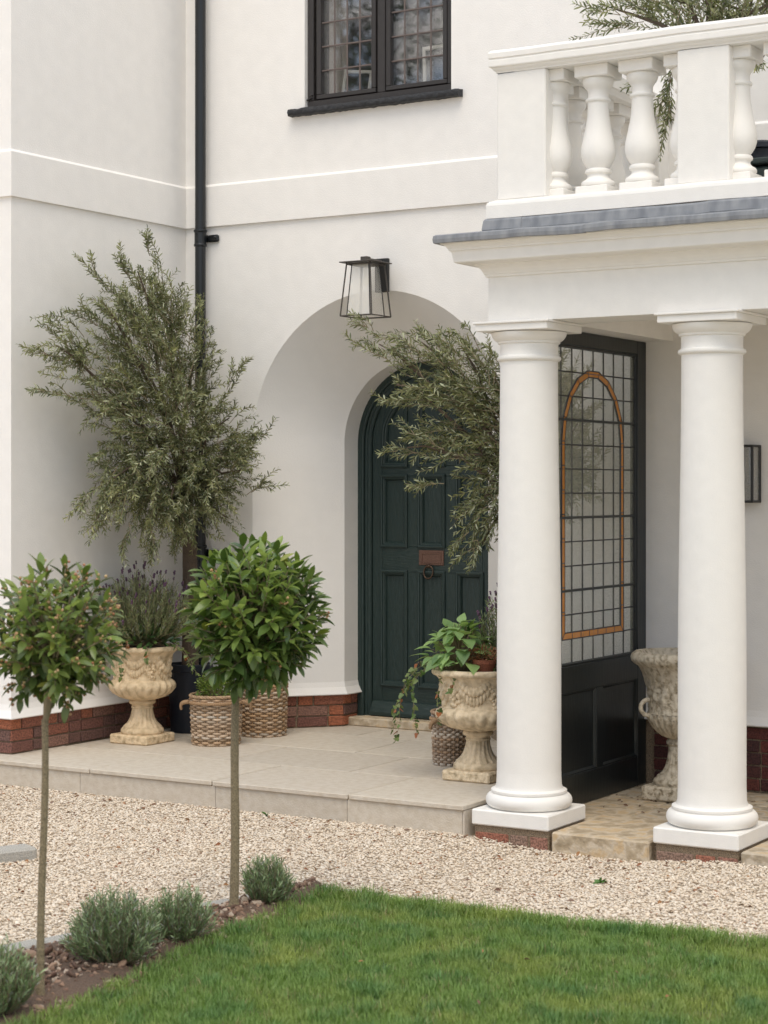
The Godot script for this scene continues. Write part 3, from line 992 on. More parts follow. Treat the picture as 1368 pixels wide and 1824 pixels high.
func portico() -> void:
	var p := thing("portico", "white columned portico with balustraded balcony over the side entrance", "portico")
	var cols := [3.555, 4.57, 5.585]
	for cx in cols:
		var c := Node3D.new()
		c.name = "column"
		p.add_child(c, true)
		c.position = Vector3(cx, 0, 1.72)
		var b := Mb.new()
		b.box(Vector3(0, FY + 0.04, 0), Vector3(0.444, 0.08, 0.444), 0.007)
		put("plinth", b.mesh(), M.paint, c)
		b = Mb.new()
		var pr := []
		for i in 11:
			var t := -PI / 2 + PI * i / 10.0
			pr.append(Vector2(0.19 + 0.036 * cos(t), FY + 0.1185 + 0.0385 * sin(t)))
		pr.append_array(v2s([0.196, FY + 0.158, 0.199, FY + 0.164, 0.198, FY + 0.173, 0.190, FY + 0.177, 0.178, FY + 0.182, 0.171, FY + 0.20, 0.168, FY + 0.27]))
		b.lathe(pr, 56)
		put("base", b.mesh(), M.paint, c)
		b = Mb.new()
		pr = []
		for i in 17:
			var t := i / 16.0
			pr.append(Vector2(lerpf(0.168, 0.151, smoothstep(0.25, 1.0, t)), lerpf(FY + 0.27, 2.462, t)))
		b.lathe(pr, 56)
		put("shaft", b.mesh(), M.paint, c)
		b = Mb.new()
		b.lathe(v2s([0.151, 2.462, 0.158, 2.464, 0.166, 2.47, 0.168, 2.478, 0.166, 2.486, 0.158, 2.490, 0.153, 2.496, 0.152, 2.52, 0.153, 2.552, 0.162, 2.556, 0.164, 2.566, 0.172, 2.570, 0.184, 2.580, 0.194, 2.596, 0.198, 2.612, 0.192, 2.614, 0.15, 2.614]), 56)
		b.box(Vector3(0, 2.6345, 0), Vector3(0.412, 0.037, 0.412), 0.003)
		b.box(Vector3(0, 2.658, 0), Vector3(0.436, 0.012, 0.436), 0.003)
		put("capital", b.mesh(), M.paint, c)
	# brick and mortar under the plinths
	for cx in cols:
		var b := Mb.new()
		b.box(Vector3(cx, -0.03, 1.71), Vector3(0.43, 0.176, 0.42), 0.004)
		var mp := put("footing", b.mesh(), M.mortar, p)
		brickwork(mp, Vector3(cx - 0.21, -0.048, 1.927), Vector3(cx + 0.21, -0.048, 1.927), Vector3.BACK, 1, M.old_bricks)
	# entablature
	var L := 3.40
	var Z := 1.88
	var W := 0.2
	var E := 5.92
	var path := v2s([L, W, L, Z, E, Z, E, W])
	var b := Mb.new()
	b.sweep(path, v2s([-0.32, 2.97, -0.32, 2.665, 0, 2.665, 0, 2.90]))
	put("frieze", b.mesh(), M.paint, p)
	b = Mb.new()
	b.sweep(path, v2s([0, 2.897, 0.012, 2.90, 0.013, 2.911, 0.018, 2.914, 0.022, 2.926, 0.032, 2.942, 0.046, 2.953, 0.053, 2.955, 0.054, 2.962, 0.126, 2.968, 0.133, 2.974, 0.140, 3.020, 0.143, 3.028, 0.152, 3.030, 0.154, 3.040, 0.158, 3.043, 0.163, 3.052, 0.173, 3.060, 0.184, 3.063, 0.186, 3.072, 0.10, 3.10]))
	put("cornice", b.mesh(), M.paint, p)
	b = Mb.new()
	b.box(Vector3((L + E) / 2, 3.06, (W + Z) / 2), Vector3(E - L - 0.04, 0.26, Z - W - 0.04))
	put("balcony_floor", b.mesh(), M.ceiling, p)
	# lead
	var lp := v2s([0.185, 3.074, 0.206, 3.063, 0.211, 3.066, 0.2135, 3.084, 0.211, 3.102, 0.200, 3.109, 0.02, 3.139])
	var lq := []
	for q in lp: lq.append(Vector2(q.x + 0.004, q.y + 0.002))
	for seg in [[v2s([L, W, L, Z, 4.055, Z]), lp], [v2s([4.045, Z, 5.05, Z]), lq], [v2s([5.045, Z, E, Z, E, W]), lp]]:
		b = Mb.new()
		b.sweep(fine(seg[0], 0.07), seg[1])
		waver(b, 0.008, 3.0)
		put("lead_edge", b.mesh(), M.lead, p)
	var up := v2s([0.02, 3.136, 0.023, 3.142, 0.017, 3.188, 0.010, 3.199, -0.02, 3.202])
	var uq := []
	for q in up: uq.append(Vector2(q.x + 0.003, q.y + 0.001))
	for seg in [[v2s([L, W, L, Z, 3.602, Z]), uq], [v2s([3.600, Z, 4.62, Z]), up], [v2s([4.618, Z, E, Z, E, W]), uq]]:
		b = Mb.new()
		b.sweep(fine(seg[0], 0.07), seg[1])
		waver(b, 0.006, 3.5)
		put("lead_upstand", b.mesh(), M.lead, p)
	# balustrade
	b = Mb.new()
	var rows := []
	b.sweep(fine(path), v2s([-0.31, 3.19, -0.02, 3.200, 0.008, 3.204, 0.010, 3.27, 0.006, 3.284, -0.004, 3.291, -0.03, 3.301, -0.31, 3.301, -0.325, 3.28, -0.325, 3.19]))
	waver(b, 0.005, 2.5)
	put("base_course", b.mesh(), M.paint, p)
	b = Mb.new()
	b.sweep(fine(path), v2s([-0.315, 3.961, -0.031, 3.961, -0.028, 3.968, -0.018, 3.976, -0.012, 3.986, -0.002, 3.990, 0.0, 3.995, 0.0, 4.022, -0.004, 4.028, -0.004, 4.032, 0.002, 4.036, 0.003, 4.060, -0.002, 4.070, -0.014, 4.077, -0.33, 4.077, -0.341, 4.068, -0.341, 3.995, -0.33, 3.99, -0.315, 3.961]))
	waver(b, 0.006, 2.2)
	put("hand_rail", b.mesh(), M.paint, p)
	for q in [[3.573, 1.708, 0.28, 0.278], [4.572, 1.708, 0.27, 0.278], [5.747, 1.708, 0.28, 0.278], [3.573, 0.275, 0.26, 0.15], [5.747, 0.275, 0.26, 0.15]]:
		b = Mb.new()
		b.box(Vector3(q[0], 3.6305, q[1]), Vector3(q[2], 0.6605, q[3]), 0.006)
		put("pier", b.mesh(), M.paint, p)
	var bm := Mb.new()
	bm.box(Vector3(0, 0.0225, 0), Vector3(0.178, 0.045, 0.178), 0.004)
	var pr := v2s([0.07, 0.045, 0.083, 0.048, 0.087, 0.056, 0.087, 0.066, 0.080, 0.076, 0.066, 0.084, 0.057, 0.094, 0.055, 0.103, 0.058, 0.112, 0.066, 0.117, 0.068, 0.126, 0.064, 0.135, 0.056, 0.140, 0.056, 0.142, 0.066, 0.155, 0.078, 0.175, 0.086, 0.200, 0.089, 0.225, 0.087, 0.250, 0.080, 0.285, 0.072, 0.320, 0.064, 0.360, 0.058, 0.400, 0.055, 0.440, 0.054, 0.470, 0.055, 0.478, 0.062, 0.482, 0.065, 0.490, 0.062, 0.498, 0.055, 0.502, 0.053, 0.515, 0.054, 0.535, 0.058, 0.540, 0.060, 0.548, 0.068, 0.555, 0.077, 0.570, 0.081, 0.588, 0.078, 0.600, 0.06, 0.602])
	bm.lathe(pr, 32)
	bm.box(Vector3(0, 0.6315, 0), Vector3(0.185, 0.061, 0.185), 0.004)
	var ball := bm.mesh()
	for x in [3.70, 3.945, 4.19, 4.435, 4.705, 4.955, 5.205, 5.455, 5.66]:
		put("baluster", ball, M.paint, p).position = Vector3(x, 3.2995, 1.705)
	for z in [1.50, 1.245, 0.99, 0.735, 0.48]:
		put("baluster", ball, M.paint, p).position = Vector3(3.572, 3.2995, z)
	glazed_screen(p)

func glazed_screen(p: Node) -> void:
	var s := Node3D.new()
	s.name = "glazed_screen"
	p.add_child(s)
	tag(s, "black panelled screen with leaded glass and an amber arch")
	var X := 3.53 # centre of a 5 cm thick frame
	var zr := 0.205
	var zl := 1.545
	var b := Mb.new()
	var B := func(y0, y1, z0, z1, t = 0.05): b.box(Vector3(X, (y0 + y1) / 2, (z0 + z1) / 2), Vector3(t, y1 - y0, z1 - z0), 0.003)
	B.call(0.062, 2.664, zr, 0.325)
	B.call(0.062, 2.664, 1.445, zl)
	B.call(2.585, 2.664, 0.3255, 1.4445)
	B.call(0.69, 0.832, 0.3255, 1.4445)
	B.call(0.062, 0.235, 0.3255, 1.4445)
	B.call(0.2355, 0.6895, 0.805, 0.885, 0.048)
	put("frame", b.mesh(), M.screen, s)
	# glazing beads and lower panels
	b = Mb.new()
	for sx in [-1, 1]:
		for q in [[0.834, 0.846, 0.327, 1.443], [2.572, 2.584, 0.327, 1.443], [0.847, 2.571, 0.327, 0.337], [0.847, 2.571, 1.433, 1.443]]:
			b.box(Vector3(X + sx * 0.012, (q[0] + q[1]) / 2, (q[2] + q[3]) / 2), Vector3(0.014, q[1] - q[0], q[3] - q[2]), 0.002)
	put("glazing_bead", b.mesh(), M.screen, s)
	for q in [[0.3255, 0.8045], [0.8855, 1.4445]]:
		b = Mb.new()
		b.box(Vector3(X, 0.4625, (q[0] + q[1]) / 2), Vector3(0.018, 0.454, q[1] - q[0]))
		for sx in [-1.0, 1.0]:
			b.sweep(v2s([q[0] + 0.001, 0.236, q[1] - 0.001, 0.236, q[1] - 0.001, 0.689, q[0] + 0.001, 0.689]), v2s([0.0, 0.021, 0.006, 0.021, 0.016, 0.011, 0.018, 0.0085]), true, Vector3(0, 0, 1), Vector3.UP, Vector3(sx, 0, 0), Vector3(X, 0, 0), sx > 0)
		put("panel", b.mesh(), M.screen, s)
	# panes: eight columns, thirteen rows
	var z0 := 0.338
	var cw := 1.094 / 8.0
	var y0 := 0.845
	var rh := (2.573 - 0.845) / 13.0
	for i in 8:
		for k in 13:
			b = Mb.new()
			b.box(Vector3.ZERO, Vector3(0.005, rh - 0.003, cw - 0.003))
			var o := put("pane", b.mesh(), M.obscure, s)
			o.position = Vector3(X, y0 + rh * (k + 0.5), z0 + cw * (i + 0.5))
			o.rotation = Vector3(0, rnd(-0.02, 0.02), rnd(-0.02, 0.02))
	b = Mb.new()
	for i in range(0, 9):
		b.box(Vector3(X, 1.709, z0 + cw * i), Vector3(0.009, 1.728, 0.007), 0.002)
	for k in range(0, 14):
		b.box(Vector3(X, y0 + rh * k, 0.885), Vector3(0.0095, 0.0075, 1.094), 0.002)
	put("leading", b.mesh(), M.lead_dark, s)
	b = Mb.new()
	for y in [2.178, 1.642, 1.242]:
		for sx in [-1, 1]: b.box(Vector3(X + sx * 0.009, y, 0.885), Vector3(0.009, 0.013, 1.098), 0.002)
	put("saddle_bar", b.mesh(), M.screen, s)
	# amber border: two legs, a round head and a foot
	var line := []
	var ca := 0.885
	var yb := 0.995
	for i in 9: line.append(Vector2(ca - 0.385, lerpf(yb, 2.06, i / 8.0)))
	for i in range(1, 9): line.append(Vector2(ca - 0.385 * cos(PI * i / 9.0), 2.06 + 0.385 * sin(PI * i / 9.0)))
	for i in range(8, -1, -1): line.append(Vector2(ca + 0.385, lerpf(yb, 2.06, i / 8.0)))
	for i in range(1, 7): line.append(Vector2(lerpf(ca + 0.385, ca - 0.385, i / 7.0), yb))
	var m := line.size()
	var lb := Mb.new()
	for i in m:
		var a: Vector2 = line[i]
		var c: Vector2 = line[(i + 1) % m]
		var pts := []
		for w in [[i, -1], [(i + 1) % m, -1], [(i + 1) % m, 1], [i, 1]]:
			var q: Vector2 = line[w[0]]
			var t0: Vector2 = (q - line[(w[0] + m - 1) % m]).normalized()
			var t1: Vector2 = (line[(w[0] + 1) % m] - q).normalized()
			var kk := Vector2(-t0.y, t0.x) + Vector2(-t1.y, t1.x)
			pts.append(q + kk / maxf(0.3, kk.dot(Vector2(-t0.y, t0.x))) * 0.018 * w[1])
		b = Mb.new()
		for sx in [-1, 1]:
			var f := []
			for q in pts: f.append(Vector3(X + sx * 0.0045, q.y, q.x))
			b.face(f, Vector3(sx, 0, 0))
		put("amber_pane", b.mesh(), M.amber, s)
		for e in [[pts[0], pts[1]], [pts[3], pts[2]], [pts[0], pts[3]]]:
			var d: Vector2 = e[1] - e[0]
			lb.box(Vector3(X, (e[0].y + e[1].y) / 2, (e[0].x + e[1].x) / 2), Vector3(0.0125, 0.006, d.length() + 0.004), 0.0015, Basis.from_euler(Vector3(-atan2(d.y, d.x), 0, 0)))
	put("amber_leading", lb.mesh(), M.lead_dark, s)

# ---------------------------------------------------------------- terrace and porch floor
func terrace() -> void:
	var t := Node3D.new()
	t.name = "stone_terrace"
	add_child(t)
	tag(t, "pale sandstone terrace step in front of the arched door", "terrace", "", "structure")
	var b := Mb.new()
	b.box(Vector3(1.06, 0.0, 0.65), Vector3(4.44, 0.255, 2.52))
	b.box(Vector3(1.55, 0.02, -0.75), Vector3(1.4, 0.215, 0.35))
	put("bedding", b.mesh(), M.mortar, t)
	var rows := [[1.258, 1.972, [-1.15, -0.12, 0.79, 1.68, 2.59, 3.303]], [0.565, 1.258, [0.0, 0.35, 1.25, 2.15, 3.05, 3.303]], [-0.135, 0.565, [0.0, 0.86, 1.75, 2.62, 3.303]], [-0.60, -0.135, [0.5, 1.32, 2.22, 2.62]]]
	for r in rows:
		for i in r[2].size() - 1:
			var x0: float = r[2][i]
			var x1: float = r[2][i + 1]
			b = Mb.new()
			var front := 0.0
			b.box(Vector3((x0 + x1) / 2, 0.1415, (r[0] + r[1]) / 2), Vector3(x1 - x0 - 0.009, 0.027, r[1] - r[0] - 0.009), 0.004)
			put("paving_slab", b.mesh(), M.paving[rng.randi() % 3], t).position.y = rnd(-0.0008, 0.0008)
	var xs := [-1.15, -0.2, 0.709, 1.698, 2.577, 3.285]
	for i in 5:
		b = Mb.new()
		b.box(Vector3((xs[i] + xs[i + 1]) / 2, 0.015, 1.942), Vector3(xs[i + 1] - xs[i] - 0.003, 0.222, 0.024), 0.001)
		put("riser", b.mesh(), M.paving[(i + 1) % 3], t)
	b = Mb.new()
	b.box(Vector3(3.291, 0.015, 1.0), Vector3(0.012, 0.222, 1.9), 0.001)
	put("riser", b.mesh(), M.paving[0], t)
	# porch
	var f := Node3D.new()
	f.name = "porch_floor"
	add_child(f)
	tag(f, "worn riven flagstone floor under the portico", "porch floor", "", "structure")
	b = Mb.new()
	b.box(Vector3(4.85, -0.04, 1.0), Vector3(2.9, 0.14, 1.75))
	put("bedding", b.mesh(), M.mortar, f)
	var fl := [[3.79, 4.33, 1.30, 1.945], [4.80, 5.36, 1.20, 1.95], [5.80, 6.2, 1.2, 1.95], [3.31, 3.93, 0.72, 1.49], [3.935, 4.65, 0.62, 1.295], [4.655, 5.4, 0.55, 1.195], [5.405, 6.2, 0.6, 1.195], [3.31, 3.95, 0.2, 0.715], [3.955, 4.7, 0.2, 0.615], [4.705, 5.6, 0.2, 0.545], [5.605, 6.2, 0.2, 0.595], [4.335, 4.795, 1.30, 1.49], [5.365, 5.795, 1.2, 1.49]]
	for i in fl.size():
		var q = fl[i]
		b = Mb.new()
		var rows2 := []
		b.box(Vector3((q[0] + q[1]) / 2, 0.02, (q[2] + q[3]) / 2), Vector3(q[1] - q[0] - 0.008, 0.08 if i > 2 else 0.16, q[3] - q[2] - 0.008), 0.008)
		var o := put("flagstone", b.mesh(), M.flags[i % 3], f)
		o.position.y = (-0.0 if i > 2 else -0.04) + rnd(-0.002, 0.002)
	var lf := leaf_mesh(0.03, 0.014, 0.5, 0.3, 0, 3)
	var xf := []
	var cs := PackedColorArray()
	for i in 60:
		var c: Vector3 = [Vector3(3.95, 0, 1.0), Vector3(3.6, 0, 0.32), Vector3(4.4, 0, 0.6), Vector3(3.75, 0, 0.7)][i % 4]
		xf.append(look(c + Vector3(rng.randfn() * 0.1, 0.064, rng.randfn() * 0.1), Vector3(rnd(-1, 1), rnd(-0.1, 0.3), rnd(-1, 1)), rnd(-0.9, 0.9), rnd(0.4, 1.1)))
		cs.append(Color(0.13, 0.07, 0.045) * rnd(0.6, 1.4))
	tag(many("fallen_leaves", lf, M.leaf, self, xf, cs), "dry brown leaves lying on the porch flagstones", "fallen leaves")

# ---------------------------------------------------------------- lamps and rainwater pipe
func lamps_and_pipe() -> void:
	var p := thing("drainpipe", "glossy black cast iron rainwater pipe in the house corner", "drainpipe", Vector3(0.175, 0.155, 0.065))
	var b := Mb.new()
	b.lathe(v2s([0.037, 0.03, 0.037, 7.0]), 20)
	put("pipe", b.mesh(), M.pipe, p)
	for y in [3.37, 1.20]:
		b = Mb.new()
		b.lathe(v2s([0.037, y - 0.06, 0.044, y - 0.058, 0.046, y - 0.05, 0.044, y - 0.042, 0.041, y - 0.038, 0.041, y + 0.036, 0.045, y + 0.04, 0.047, y + 0.048, 0.045, y + 0.056, 0.037, y + 0.058]), 20)
		b.box(Vector3(0.0, y, -0.045), Vector3(0.05, 0.05, 0.04), 0.004)
		b.box(Vector3(0.075, y - 0.002, -0.05), Vector3(0.09, 0.05, 0.028), 0.01)
		b.ball(Vector3(0.105, y, -0.03), Vector3(0.012, 0.012, 0.012))
		put("collar", b.mesh(), M.pipe, p)
	# tapered open lantern over the arch
	var l := thing("wall_lantern", "tapering iron wall lantern over the arched recess", "lantern", Vector3(1.6, 2.905, 0.0))
	b = Mb.new()
	b.box(Vector3(0.01, 0.285, 0.012), Vector3(0.10, 0.22, 0.024), 0.003)
	put("back_plate", b.mesh(), M.iron_dark, l)
	var zc := 0.2
	b = Mb.new()
	b.box(Vector3(0, 0.372, zc), Vector3(0.05, 0.034, 0.05), 0.003)
	b.box(Vector3(0, 0.370, 0.1), Vector3(0.03, 0.026, 0.2), 0.003)
	put("arm", b.mesh(), M.iron, l)
	b = Mb.new()
	b.box(Vector3(0, 0.3485, zc), Vector3(0.25, 0.007, 0.25), 0.002)
	put("roof_plate", b.mesh(), M.iron, l)
	var tq := 0.088
	var bq := 0.118
	b = Mb.new()
	for i in 4:
		var sx: float = [-1, 1, 1, -1][i]
		var sz: float = [-1, -1, 1, 1][i]
		var sx2: float = [1, 1, -1, -1][i]
		var sz2: float = [-1, 1, 1, -1][i]
		b.tube([Vector3(sx * bq, 0.004, zc + sz * bq), Vector3(sx * tq, 0.345, zc + sz * tq)], [0.0052], 4)
		for q in [[bq, 0.004], [tq, 0.336]]:
			b.tube([Vector3(sx * q[0], q[1], zc + sz * q[0]), Vector3(sx2 * q[0], q[1], zc + sz2 * q[0])], [0.0052], 4)
	put("cage", b.mesh(), M.iron, l)
	for i in 4:
		var a0: Vector2 = [Vector2(-1, 1), Vector2(1, 1), Vector2(1, -1), Vector2(-1, -1)][i]
		var a1: Vector2 = [Vector2(1, 1), Vector2(1, -1), Vector2(-1, -1), Vector2(-1, 1)][i]
		var g := Mb.new()
		var k0 := 0.062
		var k1 := 0.086
		if i == 0: g.face([Vector3(a0.x * k1, 0.012, zc + a0.y * k1), Vector3(a1.x * k1, 0.012, zc + a1.y * k1), Vector3(a1.x * k0, 0.335, zc + a1.y * k0), Vector3(a0.x * k0, 0.335, zc + a0.y * k0)])
		else: g.face([Vector3(a0.x * k1, 0.012, zc + a0.y * k1), Vector3(a1.x * k1, 0.012, zc + a1.y * k1), Vector3(a1.x * k0, 0.335, zc + a1.y * k0), Vector3(a0.x * k0, 0.335, zc + a0.y * k0)])
		put("glass_pane", g.mesh(), M.lamp_front if i == 0 else M.lamp_glass, l)
	b = Mb.new()
	for i in 4:
		var sx: float = [-1, 1, 1, -1][i]
		var sz: float = [-1, -1, 1, 1][i]
		b.tube([Vector3(sx * 0.088, 0.006, zc + sz * 0.088), Vector3(sx * 0.064, 0.338, zc + sz * 0.064)], [0.0035], 4)
	put("inner_frame", b.mesh(), M.iron_dark, l)
	b = Mb.new()
	b.lathe(v2s([0.012, 0.33, 0.012, 0.27, 0.016, 0.268]), 10, Vector3(0, 0, zc))
	b.ball(Vector3(0, 0.235, zc), Vector3(0.022, 0.035, 0.022), 10, 8)
	put("bulb", b.mesh(), M.bulb, l)
	# box lantern in the porch
	l = thing("wall_lantern", "black box shaped glass wall lantern beside the right column", "lantern", Vector3(4.17, 1.72, 0.2))
	b = Mb.new()
	for sx in [-1, 1]:
		for z in [0.02, 0.13]: b.box(Vector3(sx * 0.088, 0.165, z), Vector3(0.014, 0.302, 0.014), 0.002)
	for y in [0.007, 0.323]: b.box(Vector3(0, y, 0.075), Vector3(0.19, 0.014, 0.124), 0.003)
	put("cage", b.mesh(), M.iron_dark, l)
	b = Mb.new()
	b.box(Vector3(0, 0.165, 0.006), Vector3(0.19, 0.33, 0.012), 0.002)
	put("back_plate", b.mesh(), M.iron_dark, l)
	for q in [[Vector3(0, 0.165, 0.13), Vector3(0.162, 0.302, 0.003)], [Vector3(0.088, 0.165, 0.075), Vector3(0.003, 0.302, 0.096)], [Vector3(-0.088, 0.165, 0.075), Vector3(0.003, 0.302, 0.096)]]:
		b = Mb.new()
		b.box(q[0], q[1])
		put("glass_pane", b.mesh(), M.lamp_glass, l)
	b = Mb.new()
	b.lathe(v2s([0.014, 0.014, 0.014, 0.10]), 10, Vector3(0, 0, 0.075))
	b.ball(Vector3(0, 0.15, 0.075), Vector3(0.024, 0.05, 0.024), 10, 8)
	put("bulb", b.mesh(), M.bulb, l)

# ---------------------------------------------------------------- pots, urns, baskets
func grape_urn(at: Vector3, m: Material, label: String, sd: int, wide: float) -> Node3D:
	var u := thing("stone_urn", label, "urn", at, "stone garden urns")
	nz.seed = sd
	var b := Mb.new()
	b.box(Vector3(0, 0.03, 0), Vector3(0.305, 0.06, 0.305), 0.01)
	for i in b.v.size():
		var p := b.v[i]
		b.v[i] = p + Vector3.ONE * 0.005 * nz.get_noise_3dv(p * 12.0)
	put("plinth", b.mesh(), m, u)
	b = Mb.new()
	var flute := func(r: float, y: float, th: float) -> float:
		return r * (1.0 + 0.05 * sin(18.0 * th + y * 18.0)) + 0.003 * nz.get_noise_3d(cos(th) * 4, y * 20, sin(th) * 4)
	b.lathe(v2s([0.10, 0.058, 0.135, 0.06, 0.141, 0.072, 0.138, 0.088, 0.128, 0.100, 0.122, 0.104]), 48)
	b.lathe(v2s([0.122, 0.104, 0.110, 0.115, 0.092, 0.135, 0.078, 0.160, 0.069, 0.190, 0.065, 0.222]), 72, Vector3.ZERO, flute)
	b.lathe(v2s([0.066, 0.222, 0.072, 0.226, 0.072, 0.234, 0.066, 0.238, 0.069, 0.246, 0.082, 0.252, 0.088, 0.262, 0.084, 0.273, 0.076, 0.278]), 48)
	put("foot", b.mesh(), m, u)
	b = Mb.new()
	var gad := func(r: float, y: float, th: float) -> float:
		var k := sin(PI * clampf((y - 0.275) / 0.14, 0, 1))
		return r * lerpf(1.0, wide, smoothstep(0.277, 0.31, y)) * (1.0 - 0.08 * k * (1.0 - absf(sin(11.0 * th)))) + 0.004 * nz.get_noise_3d(cos(th) * 5, y * 20, sin(th) * 5)
	b.lathe(v2s([0.078, 0.277, 0.11, 0.284, 0.150, 0.300, 0.183, 0.324, 0.203, 0.350, 0.208, 0.372, 0.200, 0.392, 0.184, 0.405, 0.170, 0.412]), 132, Vector3.ZERO, gad)
	var rough := func(r: float, y: float, th: float) -> float:
		var w := sin(PI * clampf((y - 0.42) / 0.15, 0, 1))
		return r * wide + 0.012 * w * nz.get_noise_3d(cos(th) * 3.0, y * 14, sin(th) * 3.0) + 0.004 * nz.get_noise_3d(cos(th) * 9, y * 40, sin(th) * 9)
	b.lathe(v2s([0.170, 0.412, 0.165, 0.425, 0.162, 0.45, 0.163, 0.48, 0.167, 0.51, 0.174, 0.54, 0.184, 0.565, 0.196, 0.582, 0.203, 0.590]), 72, Vector3.ZERO, rough)
	b.lathe(v2s([0.203, 0.590, 0.212, 0.594, 0.220, 0.602, 0.222, 0.614, 0.216, 0.626, 0.200, 0.630, 0.188, 0.626, 0.182, 0.60]), 72, Vector3.ZERO, rough)
	put("bowl", b.mesh(), m, u)
	# relief of hanging grapes and leaves
	for k in 5:
		var a := 0.55 + TAU * k / 5.0
		var g := Mb.new()
		for i in 34:
			var ty := rng.randf()
			var spread := (1.0 - ty) * 0.34 + 0.07
			var th := a + rnd(-spread, spread)
			var y := 0.548 - ty * 0.13
			var r := 0.160 * wide + 0.016 * rng.randf() * (1.0 - absf((th - a) / spread))
			g.ball(Vector3(cos(th) * r, y, sin(th) * r), Vector3.ONE * rnd(0.011, 0.016), 8, 6)
		put("grape_relief", g.mesh(), m, u)
		g = Mb.new()
		for i in 9:
			var t := i / 8.0
			var th := a + TAU / 10.0 + (t - 0.5) * 0.75
			var y := 0.575 - 0.09 * sin(PI * t) * (0.6 + 0.4 * sin(k * 2.0)) - 0.01
			g.ball(Vector3(cos(th) * 0.170 * wide, y, sin(th) * 0.170 * wide), Vector3(0.022, 0.030, 0.022), 8, 6)
			g.ball(Vector3(cos(th) * 0.164 * wide, y - 0.05, sin(th) * 0.164 * wide), Vector3(0.014, 0.035, 0.014), 8, 6)
		put("swag_relief", g.mesh(), m, u)
	var s := Mb.new()
	var disc := []
	for i in 24: disc.append(Vector3(0.19 * wide * cos(-TAU * i / 24), 0.612, 0.19 * wide * sin(-TAU * i / 24)))
	s.face(disc, Vector3.UP)
	put("soil", s.mesh(), M.soil, u)
	return u

func figure_urn(at: Vector3) -> void:
	var m: Material = M.urn_grey
	var u := thing("stone_urn", "weathered grey campana urn half behind the right column", "urn", at, "stone garden urns")
	nz.seed = 77
	var b := Mb.new()
	b.box(Vector3(0, 0.04, 0), Vector3(0.31, 0.08, 0.31), 0.01)
	put("plinth", b.mesh(), m, u)
	b = Mb.new()
	var flute := func(r: float, y: float, th: float) -> float:
		return r * (1.0 - 0.07 * absf(sin(10.0 * th)))
	b.lathe(v2s([0.10, 0.078, 0.130, 0.08, 0.136, 0.095, 0.13, 0.11, 0.116, 0.118, 0.112, 0.13, 0.10, 0.138]), 48)
	b.lathe(v2s([0.10, 0.138, 0.085, 0.15, 0.068, 0.18, 0.056, 0.22, 0.050, 0.27, 0.049, 0.30]), 80, Vector3.ZERO, flute)
	b.lathe(v2s([0.049, 0.30, 0.058, 0.305, 0.061, 0.318, 0.056, 0.33, 0.05, 0.34]), 40)
	put("foot", b.mesh(), m, u)
	b = Mb.new()
	var gad := func(r: float, y: float, th: float) -> float:
		return r * (1.0 - 0.08 * (1.0 - absf(sin(13.0 * th)))) + 0.003 * nz.get_noise_3d(cos(th) * 6, y * 20, sin(th) * 6)
	b.lathe(v2s([0.05, 0.338, 0.085, 0.352, 0.12, 0.378, 0.150, 0.412, 0.168, 0.448, 0.172, 0.47, 0.166, 0.482]), 156, Vector3.ZERO, gad)
	var fig := func(r: float, y: float, th: float) -> float:
		var w := sin(PI * clampf((y - 0.48) / 0.24, 0, 1))
		return r + 0.030 * w * nz.get_noise_3d(cos(th) * 2.6, y * 5.0, sin(th) * 2.6) + 0.010 * w * nz.get_noise_3d(cos(th) * 8, y * 16.0, sin(th) * 8) + 0.004 * nz.get_noise_3d(cos(th) * 16, y * 60, sin(th) * 16)
	var pr := [Vector2(0.166, 0.482)]
	for i in range(1, 21):
		var t := i / 20.0
		pr.append(Vector2(0.156 + 0.065 * t * t * t, 0.488 + 0.262 * t))
	b.lathe(pr, 120, Vector3.ZERO, fig)
	var rim := func(r: float, y: float, th: float) -> float:
		return r + 0.005 * absf(sin(24.0 * th)) * (1.0 if y < 0.8 and r > 0.21 else 0.0) + 0.005 * nz.get_noise_3d(cos(th) * 9, y * 40, sin(th) * 9)
	b.lathe(v2s([0.221, 0.75, 0.232, 0.756, 0.250, 0.775, 0.256, 0.795, 0.252, 0.815, 0.235, 0.828, 0.215, 0.824, 0.198, 0.80, 0.18, 0.76]), 144, Vector3.ZERO, rim)
	put("bowl", b.mesh(), m, u)
	b = Mb.new()
	for s in [-1, 1]:
		var pts := []
		for i in 11:
			var t := PI * i / 10.0
			pts.append(Vector3(s * (0.165 + 0.05 * sin(t)), 0.47 + 0.09 * (1.0 - cos(t)) / 2.0, 0.0))
		b.tube(pts, [0.013], 8)
	put("handle", b.mesh(), m, u).rotation.y = 0.75
	var sd := Mb.new()
	var disc := []
	for i in 24: disc.append(Vector3(0.19 * cos(-TAU * i / 24), 0.772, 0.19 * sin(-TAU * i / 24)))
	sd.face(disc, Vector3.UP)
	put("soil", sd.mesh(), M.soil, u)

